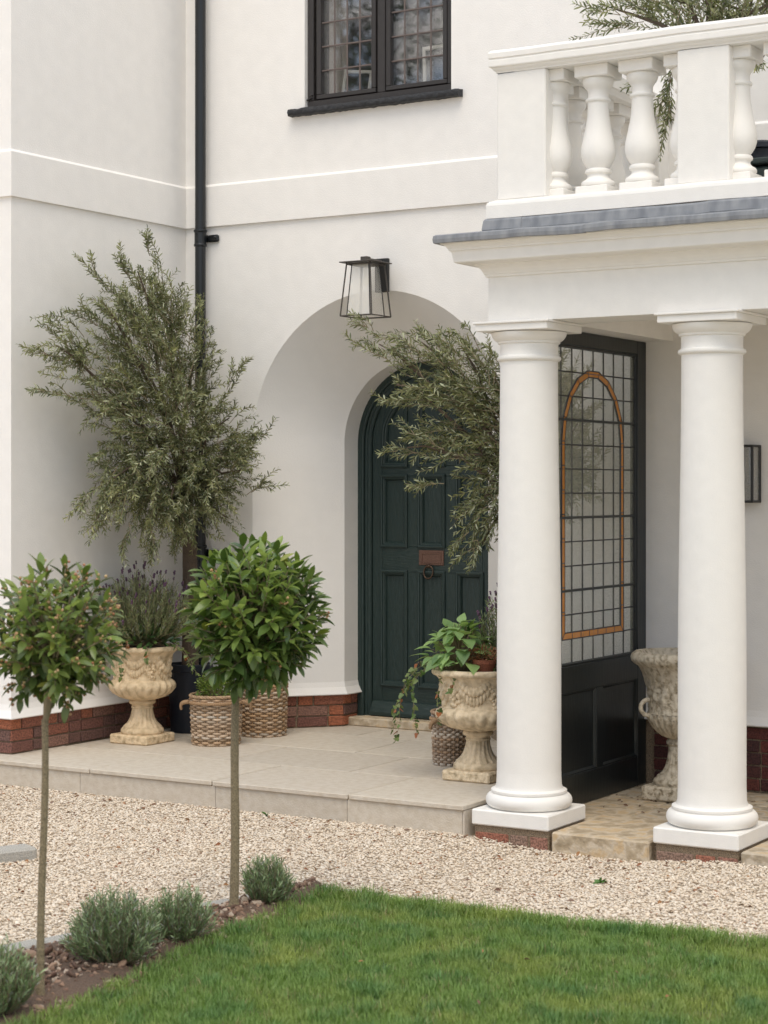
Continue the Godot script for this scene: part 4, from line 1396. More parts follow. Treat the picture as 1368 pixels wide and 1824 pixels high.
func basket(at: Vector3, label: String, rb: float, rt: float, hgt: float, rope: bool, turn: float, tint: Color) -> Node3D:
	var k := thing("wicker_basket", label, "basket", at, "wicker planter baskets")
	k.rotation.y = turn
	var st := 24
	var b := Mb.new()
	var rows_n := int(hgt / 0.0150)
	for i in rows_n:
		var y := 0.008 + i * 0.0150
		var r0 := lerpf(rb, rt, y / hgt)
		var pts := []
		b.col = tint.lerp(Color(0.70, 0.64, 0.55), rng.randf() * rng.randf()) * rnd(0.6, 1.15)
		var base_c := b.col
		var ns := st * 4
		var rows := []
		var ph := PI * (i % 2)
		for j in ns + 1:
			var th := TAU * j / ns
			var w := sin(st * th / 2.0 + ph)
			var r := r0 + 0.0075 * w
			var c := Vector3(cos(th), 0, sin(th))
			var yy := y + 0.0015 * sin(th * 5.0 + i)
			var row := PackedVector3Array()
			for q in 5:
				var a := TAU * q / 5.0
				row.append(c * (r + 0.0065 * cos(a)) + Vector3(0, yy + 0.0085 * sin(a), 0))
			rows.append(row)
		b.surf(rows, true, true)
	put("weave", b.mesh(), M.wicker, k)
	b = Mb.new()
	for j in st:
		var th := TAU * (j + 0.5) / st
		var c := Vector3(cos(th), 0, sin(th))
		b.col = tint * rnd(0.6, 1.0)
		b.tube([c * rb, c * rt + Vector3(0, hgt, 0)], [0.005], 5)
	put("stakes", b.mesh(), M.wicker, k)
	b = Mb.new()
	for t in 3:
		b.col = tint * [0.9, 0.75, 1.05][t]
		var pts := []
		for j in 97:
			var th := TAU * j / 96.0
			var ph := th * 16.0 + TAU * t / 3.0
			pts.append(Vector3(cos(th) * (rt + 0.002 + 0.006 * cos(ph)), hgt + 0.004 + 0.006 * sin(ph), sin(th) * (rt + 0.002 + 0.006 * cos(ph))))
		b.tube(pts, [0.0062], 6, false)
	put("rim", b.mesh(), M.wicker, k)
	b = Mb.new()
	var disc := []
	for i in 20: disc.append(Vector3((rt - 0.01) * cos(-TAU * i / 20), hgt - 0.03, (rt - 0.01) * sin(-TAU * i / 20)))
	b.face(disc, Vector3.UP)
	put("soil", b.mesh(), M.soil, k)
	if rope:
		b = Mb.new()
		for strand in 3:
			var pts := []
			for j in 121:
				var t := j / 120.0
				var th := TAU * t
				var ph := t * TAU * 26.0 + TAU * strand / 3.0
				var rr := rt + 0.008 - 0.0 + 0.006 * cos(ph)
				pts.append(Vector3(cos(th) * rr, hgt - 0.036 + 0.006 * sin(ph), sin(th) * rr))
			b.tube(pts, [0.0068], 6, false)
		put("rope", b.mesh(), M.rope, k)
		for s in [-1, 1]:
			b = Mb.new()
			for strand in 3:
				var pts := []
				for j in 31:
					var t := j / 30.0
					var ph := t * TAU * 5.0 + TAU * strand / 3.0
					var c := Vector3(s * (rt + 0.012 + 0.05 * sin(PI * t * 0.62)), hgt - 0.034 - 0.045 * t * t, 0.05 - 0.03 * t)
					pts.append(c + Vector3(0, sin(ph), cos(ph)) * 0.0075)
				b.tube(pts, [0.0085], 6)
			put("rope_handle", b.mesh(), M.rope, k)
	return k

func planter(called: String, at: Vector3, label: String, rb: float, rt: float, hgt: float, m: Material) -> void:
	var k := thing(called, label, "plant pot", at)
	var b := Mb.new()
	b.lathe(v2s([rb - 0.01, 0.0, rb, 0.004, lerpf(rb, rt, 0.5), hgt * 0.5, rt - 0.004, hgt - 0.05, rt + 0.006, hgt - 0.046, rt + 0.008, hgt - 0.006, rt + 0.002, hgt, rt - 0.02, hgt, rt - 0.024, hgt - 0.05]), 40)
	put("pot", b.mesh(), m, k)
	b = Mb.new()
	var disc := []
	for i in 20: disc.append(Vector3((rt - 0.02) * cos(-TAU * i / 20), hgt - 0.035, (rt - 0.02) * sin(-TAU * i / 20)))
	b.face(disc, Vector3.UP)
	put("soil", b.mesh(), M.soil, k)

# leafy ball or dome of small leaves
func leafy(called: String, label: String, category: String, at: Vector3, r: Vector3, count: int, leaf: Mesh, c0: Color, c1: Color, m: Material, group := "", sc := 1.0, up := 0.25) -> Node3D:
	var k := thing(called, label, category, at, group)
	var xf := []
	var cs := PackedColorArray()
	for i in count:
		var d := rv()
		if d.y < -0.4: d.y = -d.y
		var lump := 0.85 + 0.25 * nz.get_noise_3dv(d * 2.6)
		var q := d * pow(rng.randf(), 0.33) * lump
		var p := q * r
		var dir := (d + rv() * 0.7 + Vector3(0, up, 0)).normalized()
		xf.append(look(p, dir, rnd(-1.2, 1.2), sc * rnd(0.7, 1.25)))
		cs.append(c0.lerp(c1, clampf(rng.randf() * 0.7 + 0.4 * nz.get_noise_3dv(q * 5.0), 0, 1)) * rnd(0.8, 1.2))
	many("foliage", leaf, m, k, xf, cs)
	var b := Mb.new()
	for i in 16:
		var d := (rv() + Vector3(0, 0.8, 0)).normalized()
		b.tube([Vector3(0, -r.y * 0.7, 0), d * r * 0.4, d * r * 0.85], [0.004, 0.003, 0.0015], 5)
	put("stems", b.mesh(), M.twig, k)
	return k

# ---------------------------------------------------------------- olive trees
func olive(called: String, label: String, trunk: Array, tr: Array, blobs: Array, sprays: Array, low: Vector3, dens: float) -> void:
	var k := thing(called, label, "olive tree", trunk[0], "olive trees")
	var o: Vector3 = trunk[0]
	var rel := []
	for p in trunk: rel.append(p - o)
	var b := Mb.new()
	b.tube(rel, tr, 12)
	for i in b.v.size():
		b.v[i] += Vector3.ONE * 0.008 * nz.get_noise_3dv(b.v[i] * 12.0)
	put("trunk", b.mesh(), M.bark, k)
	var fork: Vector3 = rel[-1]
	var tw := Mb.new()
	var xf := []
	var cs := PackedColorArray()
	var shoots := []
	for bl in blobs:
		var c := Vector3(bl[0], bl[1], bl[2]) - o
		var r: float = bl[3]
		var flow := Vector3(bl[4], bl[5], bl[6]).normalized()
		var limb := Mb.new()
		var m1 := fork.lerp(c, 0.45) + Vector3(0, 0.10 if c.y > fork.y else 0.05, 0) + rv() * 0.05
		var path := [fork - Vector3(0, 0.06, 0), fork.lerp(m1, 0.55) + rv() * 0.02, m1, c - flow * r * 0.4, c + flow * r * 0.5]
		limb.tube(path, [0.022, 0.017, 0.012, 0.008, 0.004], 7)
		put("branch", limb.mesh(), M.bark, k)
		for i in int(dens * r * r * 900.0):
			var q := rv() * pow(rng.randf(), 0.4) * r * 1.15
			var tip := c + q
			var dir := (flow + q / r * 0.5 + rv() * 0.42).normalized()
			var ln := rnd(0.16, 0.34)
			shoots.append([tip - dir * ln, tip + dir * 0.02, rnd(-0.02, 0.05), 0.0])
	for s in sprays:
		var a := Vector3(s[0], s[1], s[2]) - o
		var e := Vector3(s[3], s[4], s[5]) - o
		shoots.append([a, e, 0.02, 0.0])
		for i in 5:
			var t := rnd(0.15, 0.75)
			var p := a.lerp(e, t)
			var dir := ((e - a).normalized() + rv() * 0.42).normalized()
			shoots.append([p, p + dir * rnd(0.1, 0.2), 0.01, 0.0])
	for s in shoots:
		var a: Vector3 = s[0]
		var e: Vector3 = s[1]
		var len_ := (e - a).length()
		var bow := rv() * len_ * 0.13 + Vector3(0, s[2], 0)
		var pts := []
		for i in 5:
			var t := i / 4.0
			pts.append(a.lerp(e, t) + bow * 4.0 * t * (1.0 - t))
		var wp: Vector3 = pts[2] + o
		if wp.x < low.x or wp.z < low.z: continue
		tw.tube(pts, [0.0026, 0.0022, 0.0018, 0.0014, 0.001], 4, false)
		var n := int(len_ / 0.0165)
		var spin := rnd(0, PI)
		var young := rng.randf()
		for i in range(1, n + 1):
			var t := 0.1 + 0.9 * i / n
			var f := t * 4.0
			var j := mini(int(f), 3)
			var p: Vector3 = pts[j].lerp(pts[mini(j + 1, 4)], f - j)
			var tg: Vector3 = (pts[j + 1] - pts[j]).normalized()
			var sd := tg.cross(Vector3(0.2, 1, 0.1)).normalized().rotated(tg, spin + i * 1.57)
			for w in [-1.0, 1.0]:
				var dir: Vector3 = (tg * rnd(0.6, 1.0) + sd * w * rnd(0.5, 0.95) + rv() * 0.22).normalized()
				var lp: Vector3 = p + o + dir * 0.03
				if lp.x < low.x or lp.z < low.z: continue
				var sc := rnd(0.7, 1.15) * (1.0 - 0.35 * smoothstep(0.75, 1.0, t))
				xf.append(look(p, dir, rnd(-1.4, 1.4), sc))
				var col := Color(0.085, 0.108, 0.05).lerp(Color(0.25, 0.265, 0.12), pow(rng.randf(), 1.2))
				if rng.randf() < 0.24: col = Color(0.40, 0.42, 0.28) # pale underside turned up
				col = col.lerp(Color(0.34, 0.33, 0.115), young * young * 0.55 * smoothstep(0.3, 1.0, t))
				cs.append(col * rnd(0.8, 1.2))
	put("twigs", tw.mesh(), M.twig, k, "stuff")
	many("foliage", leaf_mesh(0.043, 0.0098, 0.35, 0.14, 0, 4), M.leaf, k, xf, cs)

# ---------------------------------------------------------------- plants
func lavender(at: Vector3, label: String, r: Vector3, count: int, heads: int, c0: Color, c1: Color, group: String) -> Node3D:
	var k := thing("lavender", label, "lavender plant", at, group)
	var st := Mb.new()
	var xf := []
	var cs := PackedColorArray()
	var hx := []
	var hc := PackedColorArray()
	for i in count:
		var az := rnd(0, TAU)
		var rr := sqrt(rng.randf()) * (1.0 + 0.45 * nz.get_noise_2d(cos(az) * 1.6 + at.x * 9.0, sin(az) * 1.6 + at.z * 9.0))
		var tip := Vector3(cos(az) * rr * r.x, r.y * (1.05 - 0.5 * rr * rr) * rnd(0.62, 1.08), sin(az) * rr * r.z)
		var a := Vector3(tip.x * 0.35, 0.0, tip.z * 0.35)
		var mid := a.lerp(tip, 0.5) + Vector3(tip.x, 0, tip.z) * 0.12
		st.tube([a, mid, tip], [0.0016, 0.0014, 0.001], 3, false)
		var n := int(r.y / 0.011)
		for j in range(2, n + 1):
			var t := float(j) / n
			var p := a.lerp(mid, t * 2.0) if t < 0.5 else mid.lerp(tip, t * 2.0 - 1.0)
			var d := ((tip - mid).normalized() * 1.2 + rv() * 0.75).normalized()
			xf.append(look(p, d, rnd(-1.5, 1.5), rnd(0.7, 1.2)))
			var c := c0.lerp(c1, rng.randf() * t)
			if rng.randf() < 0.10: c = Color(0.30, 0.31, 0.27)
			cs.append(c * rnd(0.75, 1.2))
		if i < heads:
			var up := (tip - mid).normalized() * 0.6 + Vector3(0, 0.6, 0)
			var e := tip + up * rnd(0.02, 0.07)
			st.tube([tip, e], [0.0009], 3, false)
			hx.append(look(e, up, 0.0, rnd(0.8, 1.3)))
			hc.append(Color(0.085, 0.04, 0.075).lerp(Color(0.15, 0.075, 0.14), rng.randf()))
	put("stems", st.mesh(), M.twig, k, "stuff")
	many("foliage", leaf_mesh(0.030, 0.0048, 0.3, 0.1, 0, 2), M.leaf, k, xf, cs)
	if heads > 0:
		var hb := Mb.new()
		hb.ball(Vector3(0, 0.013, 0), Vector3(0.006, 0.015, 0.006), 6, 5)
		for q in 3: hb.ball(Vector3(0.003 * cos(q * 2.1), 0.004 + q * 0.009, 0.003 * sin(q * 2.1)), Vector3(0.0062, 0.004, 0.0062), 6, 4)
		many("flower_heads", hb.mesh(), M.leaf, k, hx, hc)
	return k

func ivy(label: String, starts: Array, n: int) -> void:
	var k := thing("ivy", label, "ivy", starts[0][0])
	var o: Vector3 = starts[0][0]
	# a lobed leaf
	var b := Mb.new()
	var out := []
	for q in v2s([0, 0, 0.010, -0.003, 0.017, 0.004, 0.012, 0.012, 0.012, 0.019, 0.0, 0.034, -0.012, 0.019, -0.012, 0.012, -0.017, 0.004, -0.010, -0.003]):
		out.append(Vector3(q.x, q.y, 0.12 * absf(q.x)))
	for i in range(1, out.size() - 1): b.face([out[0], out[i], out[i + 1]], Vector3.BACK)
	var xf := []
	var cs := PackedColorArray()
	var st := Mb.new()
	for s in starts:
		var p: Vector3 = s[0] - o
		var pts := [p]
		var d: Vector3 = s[1]
		for i in int(n * s[2]):
			d = (d + Vector3(0, -0.16, 0) + rv() * 0.22).normalized()
			p += d * 0.02
			pts.append(p)
			if rng.randf() < 0.85:
				var q := (d * 0.4 + rv() * 0.8 + Vector3(0, -0.5, 0)).normalized()
				xf.append(look(p, q, rnd(-1.2, 1.2), rnd(0.6, 1.15)))
				var c := Color(0.07, 0.13, 0.035).lerp(Color(0.20, 0.25, 0.08), rng.randf())
				if rng.randf() < 0.12: c = Color(0.32, 0.11, 0.04)
				cs.append(c)
		st.tube(pts, [0.0013], 4, false)
	put("stems", st.mesh(), M.twig, k)
	many("foliage", b.mesh(), M.leaf, k, xf, cs)

func planted_things() -> void:
	nz.seed = 4
	# left corner
	planter("tall_planter", Vector3(0.24, 0.155, 0.27), "dark navy pot of the olive tree in the wall corner", 0.13, 0.15, 0.46, M.navy)
	olive("olive_tree", "tall bushy olive tree in the wall corner by the drainpipe", [Vector3(0.25, 0.55, 0.28), Vector3(0.26, 1.0, 0.29), Vector3(0.285, 1.4, 0.33), Vector3(0.29, 1.75, 0.38)], [0.06, 0.054, 0.05, 0.042],
		[[0.30,3.12,0.85,0.20, -.25,1,.3], [0.32,2.92,1.21,0.20, -.1,.7,.7], [0.35,2.95,0.62,0.22, .1,1,.1], [0.40,2.63,1.03,0.29, -.1,.6,.6], [0.30,2.65,1.62,0.17, 0,.35,1], [0.33,2.63,0.35,0.23, .2,.8,0], [0.40,2.33,1.34,0.23, 0,.2,1], [0.50,2.23,0.93,0.31, .1,.2,.6], [0.56,2.21,0.40,0.26, .8,.4,.1], [0.45,1.91,1.23,0.25, .1,-.3,.8], [0.55,1.80,0.85,0.29, .3,-.2,.5], [0.71,1.91,0.45,0.22, .9,.1,.2], [0.40,1.66,1.39,0.14, 0,-.7,.6], [0.77,2.06,0.35,0.13, 1,.2,.1], [0.50,1.55,1.01,0.16, .1,-.9,.4], [0.65,1.65,0.50,0.17, .8,-.4,.2], [0.45,1.58,0.66,0.2, .2,-.8,.3], [0.36,1.75,1.1,0.2, 0,-.4,.6]],
		[[0.20,2.94,0.84,0.20,3.27,1.41], [0.20,3.11,0.51,0.20,3.49,0.75], [0.25,3.08,0.82,0.25,3.30,1.08], [0.20,2.76,1.32,0.20,2.84,1.80], [0.25,2.58,1.38,0.25,2.64,1.93], [0.30,2.36,1.38,0.30,2.40,1.96], [0.30,2.80,1.22,0.30,2.90,1.57], [0.10,2.84,0.20,0.17,3.12,0.20], [0.33,2.67,0.25,0.34,3.11,0.25], [0.51,2.36,0.30,0.70,2.66,0.30], [0.69,2.06,0.30,0.91,2.15,0.30], [0.77,1.76,0.35,0.97,1.84,0.35], [0.35,1.77,1.44,0.35,1.65,1.60], [0.40,1.59,1.28,0.40,1.52,1.56], [0.45,1.59,1.18,0.45,1.40,1.26], [0.50,1.55,0.96,0.50,1.39,1.04], [0.53,1.69,0.70,0.41,1.38,0.70]], Vector3(0.05, 0, 0.03), 1.1)
	grape_urn(Vector3(0.31, 0.155, 0.87), M.urn_gold, "golden stone urn of lavender in front of the left wing wall", 5, 1.06)
	lavender(Vector3(0.30, 0.80, 0.84), "flowering lavender filling the golden left urn", Vector3(0.35, 0.42, 0.33), 560, 95, Color(0.14, 0.18, 0.075), Color(0.34, 0.37, 0.18), "lavender in urns")
	leafy("green_shrublet", "dark green leafy plant at the rim of the left urn", "plant", Vector3(0.36, 0.83, 0.90), Vector3(0.24, 0.11, 0.21), 330, leaf_mesh(0.05, 0.022, 0.3, 0.2), Color(0.03, 0.075, 0.03), Color(0.12, 0.2, 0.05), M.shiny)
	ivy("ivy trailing over the front of the left urn", [[Vector3(0.36, 0.80, 1.07), Vector3(0.1, 0, 0.6), 0.8], [Vector3(0.46, 0.80, 1.03), Vector3(0.4, 0, 0.4), 0.5], [Vector3(0.50, 0.80, 0.80), Vector3(0.7, 0.1, 0.1), 0.9], [Vector3(0.52, 0.80, 0.86), Vector3(0.8, 0.1, 0.2), 1.1]], 16)
	basket(Vector3(0.77, 0.155, 0.69), "rope handled round wicker basket beside the left urn", 0.148, 0.163, 0.31, true, 0.55, Color(0.43, 0.29, 0.175))
	leafy("box_ball", "small leaved green box ball in the rope handled basket", "box plant", Vector3(0.77, 0.50, 0.69), Vector3(0.155, 0.155, 0.155), 1900, leaf_mesh(0.017, 0.010, 0.3, 0.1, 0, 2), Color(0.11, 0.18, 0.035), Color(0.32, 0.40, 0.08), M.shiny, "clipped box plants")
	basket(Vector3(0.775, 0.155, 0.17), "plain wicker basket against the recess brickwork", 0.148, 0.157, 0.335, false, 0.0, Color(0.44, 0.275, 0.145))
	leafy("box_ball", "green box ball in the plain basket by the recess brickwork", "box plant", Vector3(0.775, 0.53, 0.17), Vector3(0.15, 0.13, 0.15), 1900, leaf_mesh(0.017, 0.010, 0.3, 0.1, 0, 2), Color(0.10, 0.17, 0.035), Color(0.29, 0.38, 0.08), M.shiny, "clipped box plants")
	# by the door
	grape_urn(Vector3(2.925, 0.155, 1.12), M.urn, "pale stone grape urn between the door and the left column", 9, 1.19)
	basket(Vector3(2.50, 0.155, 0.70), "narrow wicker basket tucked behind the pale grape urn", 0.088, 0.10, 0.31, true, 1.2, Color(0.39, 0.26, 0.165))
	leafy("green_shrublet", "small leafy green plant in the narrow wicker basket", "plant", Vector3(2.50, 0.53, 0.70), Vector3(0.075, 0.11, 0.075), 220, leaf_mesh(0.025, 0.013, 0.3, 0.1, 0, 2), Color(0.07, 0.13, 0.03), Color(0.2, 0.27, 0.06), M.shiny)
	planter("tall_planter", Vector3(3.0, 0.155, 0.62), "dark navy pot of the olive tree behind the left column", 0.17, 0.20, 0.5, M.navy)
	olive("olive_tree", "olive tree leaning across the arched door from the left column", [Vector3(3.0, 0.6, 0.62), Vector3(3.01, 1.0, 0.62), Vector3(2.99, 1.4, 0.66), Vector3(2.95, 1.75, 0.68)], [0.05, 0.045, 0.04, 0.034],
		[[2.10,2.65,0.75,0.12, -1,.5,.2], [2.34,2.66,0.70,0.16, -.8,.6,.2], [2.63,2.58,0.70,0.17, -.5,.8,.1], [2.27,2.41,0.80,0.14, -1,.2,.3], [2.53,2.32,0.75,0.20, -.9,.2,.3], [2.77,2.27,0.70,0.20, -.6,.4,.3], [2.37,2.05,0.85,0.13, -1,-.1,.4], [2.69,2.00,0.80,0.18, -.9,0,.4], [2.86,1.80,0.80,0.16, -.8,-.3,.4], [2.68,1.65,0.85,0.12, -.9,-.6,.3], [2.83,1.52,0.85,0.10, -.4,-1,.3], [3.01,2.36,0.60,0.23, .1,.9,.1], [3.01,1.90,0.60,0.23, 0,.2,.6], [3.22,2.10,0.55,0.24, .5,.5,.3], [3.22,1.75,0.58,0.18, .5,-.6,.3], [3.18,2.42,0.62,0.2, .3,.8,.2], [3.05,2.30,0.45,0.27, .2,.6,-.2], [3.08,1.95,0.42,0.26, .2,-.1,-.2]],
		[[2.13,2.58,0.80,1.86,2.71,0.80], [2.10,2.70,0.75,1.87,2.83,0.75], [2.33,2.30,0.80,2.06,2.33,0.80], [2.43,2.00,0.85,2.13,2.04,0.85], [2.55,1.83,0.85,2.30,1.81,0.85], [2.87,1.70,0.90,2.64,1.42,0.90], [2.89,1.64,0.90,2.73,1.38,0.90], [2.58,2.03,0.90,2.23,2.19,0.90]], Vector3(0.05, 0, 0.05), 1.15)
	hydrangea()
	ivy("ivy trailing down the left side of the pale grape urn", [[Vector3(2.70, 0.79, 1.18), Vector3(-0.8, 0.25, 0.1), 1.0], [Vector3(2.70, 0.79, 1.12), Vector3(-0.9, 0.1, 0.0), 1.4], [Vector3(2.72, 0.79, 1.22), Vector3(-0.6, 0.0, 0.4), 1.2], [Vector3(2.82, 0.79, 1.28), Vector3(-0.2, 0.0, 0.6), 0.9], [Vector3(2.69, 0.79, 1.15), Vector3(-0.9, 0.35, -0.1), 1.7], [Vector3(2.9, 0.79, 1.31), Vector3(0.1, 0.0, 0.5), 0.4]], 20)
	lavender(Vector3(3.05, 0.78, 1.05), "flowering lavender at the back of the pale grape urn", Vector3(0.16, 0.42, 0.13), 150, 40, Color(0.12, 0.17, 0.06), Color(0.28, 0.33, 0.15), "lavender in urns")
	var hp := thing("heather_pot", "terracotta pot of rusty heather standing in the pale grape urn", "heather", Vector3(3.02, 0.77, 1.22))
	var b := Mb.new()
	b.lathe(v2s([0.045, 0.0, 0.06, 0.05, 0.066, 0.052, 0.066, 0.075, 0.055, 0.075]), 24)
	put("pot", b.mesh(), M.terracotta, hp)
	var xf := []
	var cs := PackedColorArray()
	for i in 700:
		var d := rv()
		d.y = absf(d.y)
		xf.append(look(Vector3(0, 0.075, 0) + d * Vector3(0.11, 0.085, 0.11) * pow(rng.randf(), 0.4), d + rv() * 0.5, rnd(0, 1.5), rnd(0.6, 1.2)))
		cs.append([Color(0.28, 0.12, 0.05), Color(0.34, 0.17, 0.08), Color(0.10, 0.09, 0.04), Color(0.2, 0.07, 0.04)][rng.randi() % 4])
	many("foliage", leaf_mesh(0.015, 0.007, 0.4, 0.2, 0, 2), M.leaf, hp, xf, cs)
	# porch
	figure_urn(Vector3(3.925, FY, 0.62))
	# balcony
	planter("balcony_planter", Vector3(4.22, 3.19, 0.92), "dark grey planter of the balcony olive", 0.10, 0.125, 0.42, M.greenpot)
	var bp := thing("balcony_planter", "dark green lidded box on the balcony behind the balusters", "planter box", Vector3(4.56, 3.19, 0.92))
	b = Mb.new()
	b.box(Vector3(0, 0.15, 0), Vector3(0.42, 0.30, 0.3), 0.01)
	b.box(Vector3(0.02, 0.33, 0), Vector3(0.46, 0.03, 0.34), 0.008)
	put("box", b.mesh(), M.greenpot, bp)
	b = Mb.new()
	b.lathe(v2s([0.075, 0.345, 0.075, 0.41, 0.1, 0.415, 0.1, 0.44, 0.085, 0.452, 0.0, 0.46]), 24, Vector3(-0.04, 0, 0))
	put("lid", b.mesh(), M.navy, bp)
	olive("olive_tree", "olive tree on the balcony spilling over the balustrade", [Vector3(4.22, 3.58, 0.92), Vector3(4.22, 3.85, 0.93), Vector3(4.2, 4.12, 0.95)], [0.035, 0.03, 0.025],
		[[3.77,4.42,1.00,0.12, -1,.4,.1], [4.00,4.51,1.00,0.18, -.6,.7,.1], [4.26,4.39,1.00,0.18, -.2,.8,.2], [4.51,4.39,1.00,0.18, .3,.8,.2], [4.11,4.06,1.10,0.10, -.3,-.8,.2], [4.25,4.26,1.00,0.14, -.1,.3,.2], [4.40,4.70,0.95,0.2, 0,1,0], [4.75,4.42,1.0,0.18, .6,.6,.1]],
		[[3.80,4.39,1.00,3.57,4.45,1.00], [3.80,4.33,1.00,3.58,4.36,1.00], [4.12,4.08,1.10,4.03,3.58,1.10], [4.10,4.10,1.08,4.02,3.78,1.10], [4.04,4.03,1.10,3.94,3.98,1.10], [4.49,4.13,1.10,4.55,4.02,1.10]], Vector3(3.3, 0, 0.28), 1.0)

func hydrangea() -> void:
	var at := Vector3(2.83, 0.79, 1.17)
	var k := thing("hydrangea", "broad leaved green plant in the pale grape urn", "plant", at)
	var lm := [leaf_mesh(0.10, 0.078, 0.12, 0.45, 1, 8), leaf_mesh(0.085, 0.066, 0.15, 0.55, 1, 8), leaf_mesh(0.07, 0.052, 0.18, 0.3, 1, 8)]
	var ms := []
	for c in [[0.21, 0.33, 0.12], [0.16, 0.27, 0.10], [0.26, 0.39, 0.14], [0.12, 0.21, 0.085]]:
		ms.append(mat(lin(c[0], c[1], c[2]), 0.5, {"back": lin(0.3, 0.4, 0.1), "nrm": noise_tex(41, 0.03, [], 4.0, FastNoiseLite.TYPE_SIMPLEX, 2, 128) if ms.size() == 0 else ms[0].normal_texture, "ns": 0.5, "s": 8.0}))
	var b := Mb.new()
	for i in 150:
		var az := rnd(0, TAU)
		var el := rnd(0.05, 1.5)
		var d := Vector3(cos(az) * cos(el), sin(el), sin(az) * cos(el))
		var p := d * Vector3(0.20, 0.25, 0.18) * rnd(0.8, 1.0)
		b.tube([Vector3(d.x * 0.05, -0.03, d.z * 0.05), p * 0.6 + Vector3(0, 0.02, 0), p], [0.003, 0.0025, 0.002], 5, false)
		var dir := (Vector3(d.x, 0.35 - 0.7 * rng.randf(), d.z) + rv() * 0.35).normalized()
		var o := put("leaf", lm[rng.randi() % 3], ms[rng.randi() % 4], k)
		o.transform = look(p, dir, rnd(-0.35, 0.35), rnd(0.75, 1.1))
	put("stems", b.mesh(), M.twig, k)

# ---------------------------------------------------------------- garden in front
func bay_tree(at: Vector3, label: String, fork: Vector3, top: Vector3, lean: Vector3, r: Vector3, shoots: int, buds: float, tr: float, warm: float, ls: float) -> void:
	var k := thing("bay_tree", label, "bay tree", at, "standard bay trees")
	var b := Mb.new()
	var pts := []
	var rad := []
	for i in 15:
		var t := i / 14.0
		pts.append(Vector3(lean.x * sin(t * 5.5) + fork.x * t, fork.y * t, lean.z * sin(t * 4.2) + fork.z * t))
		rad.append(tr * (1.12 - 0.2 * t) * (1.25 if i == 0 else 1.0) * (1.06 if i % 4 == 2 else 1.0))
	b.tube(pts, rad, 12)
	put("trunk", b.mesh(), M.bay_bark, k)
	var c := top
	b = Mb.new()
	var lv := []
	var bx := []
	var bc := PackedColorArray()
	for i in shoots:
		# even spread over a sphere, with a ragged outline
		var yy := 1.0 - 2.0 * (i + 0.5) / shoots
		var az := i * 2.39996 + rnd(-0.3, 0.3)
		var d := Vector3(sqrt(1.0 - yy * yy) * cos(az), yy, sqrt(1.0 - yy * yy) * sin(az))
		var depth := rnd(0.86, 1.02) if i % 3 else rnd(0.5, 0.8)
		var tip: Vector3 = c + d * r * depth
		var base: Vector3 = c + Vector3(0, -r.y * 0.35, 0) + d * r * 0.12
		var m: Vector3 = tip - (d + Vector3(0, 0.45, 0)).normalized() * 0.11
		b.tube([pts[-1] - Vector3(0, 0.02, 0), base, m, tip], [0.008, 0.006, 0.004, 0.002], 5, false)
		var ax := (d + Vector3(0, 0.4, 0) + rv() * 0.2).normalized()
		var n := 10
		for j in n:
			var t := float(j) / n
			var p: Vector3 = m.lerp(tip, t)
			var sd := ax.cross(Vector3(0.3, 0.1, 0.9)).normalized().rotated(ax, j * 2.4 + i)
			var dir := (ax * lerpf(0.25, 1.0, t) + sd * lerpf(1.0, 0.45, t) + rv() * 0.15).normalized()
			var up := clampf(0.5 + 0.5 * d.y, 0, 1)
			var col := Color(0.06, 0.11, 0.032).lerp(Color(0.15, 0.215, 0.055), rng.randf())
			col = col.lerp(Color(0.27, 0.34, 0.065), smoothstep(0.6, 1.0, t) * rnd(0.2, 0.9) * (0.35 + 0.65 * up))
			if rng.randf() < 0.03: col = Color(0.28, 0.30, 0.06)
			col = col.lerp(Color(0.13, 0.12, 0.05), warm * rng.randf())
			lv.append([look(p, dir, rnd(-0.7, 0.7), ls * rnd(0.7, 1.15) * (1.0 - 0.3 * smoothstep(0.8, 1.0, t))), col, d.dot(Vector3(0.45, 0.1, 0.6)) * depth + d.y * 0.1])
		if rng.randf() < buds:
			for q in rng.randi_range(4, 9):
				bx.append(Transform3D(Basis().scaled(Vector3.ONE * rnd(0.7, 1.3)), m.lerp(tip, rnd(0.75, 1.15)) + rv() * 0.013))
				bc.append(Color(0.55, 0.40, 0.20).lerp(Color(0.45, 0.19, 0.10), rng.randf()))
	put("branches", b.mesh(), M.twig, k, "stuff")
	lv.sort_custom(func(p, q): return p[2] > q[2])
	var lms := [leaf_mesh(0.080, 0.033, 0.35, 0.18, 0, 5), leaf_mesh(0.086, 0.031, 0.25, 0.35, 0, 5), leaf_mesh(0.072, 0.032, 0.45, 0.05, 0, 5)]
	var shades := {}
	var xf := []
	var cs := PackedColorArray()
	for i in lv.size():
		if i < 300:
			var q: Color = lv[i][1]
			var key := "%d_%d_%d" % [int(q.r * 40), int(q.g * 30), int(q.b * 40)]
			if not shades.has(key): shades[key] = mat(lin(q.r, q.g, q.b), 0.3, {"back": lin(0.28, 0.36, 0.08)})
			put("leaf", lms[i % 3], shades[key], k).transform = lv[i][0]
		else:
			xf.append(lv[i][0])
			cs.append(lv[i][1])
	many("foliage", lms[0], M.shiny, k, xf, cs)
	var bm := Mb.new()
	bm.ball(Vector3.ZERO, Vector3.ONE * 0.0052, 6, 4)
	if bx.size(): many("flower_buds", bm.mesh(), M.leaf, k, bx, bc)

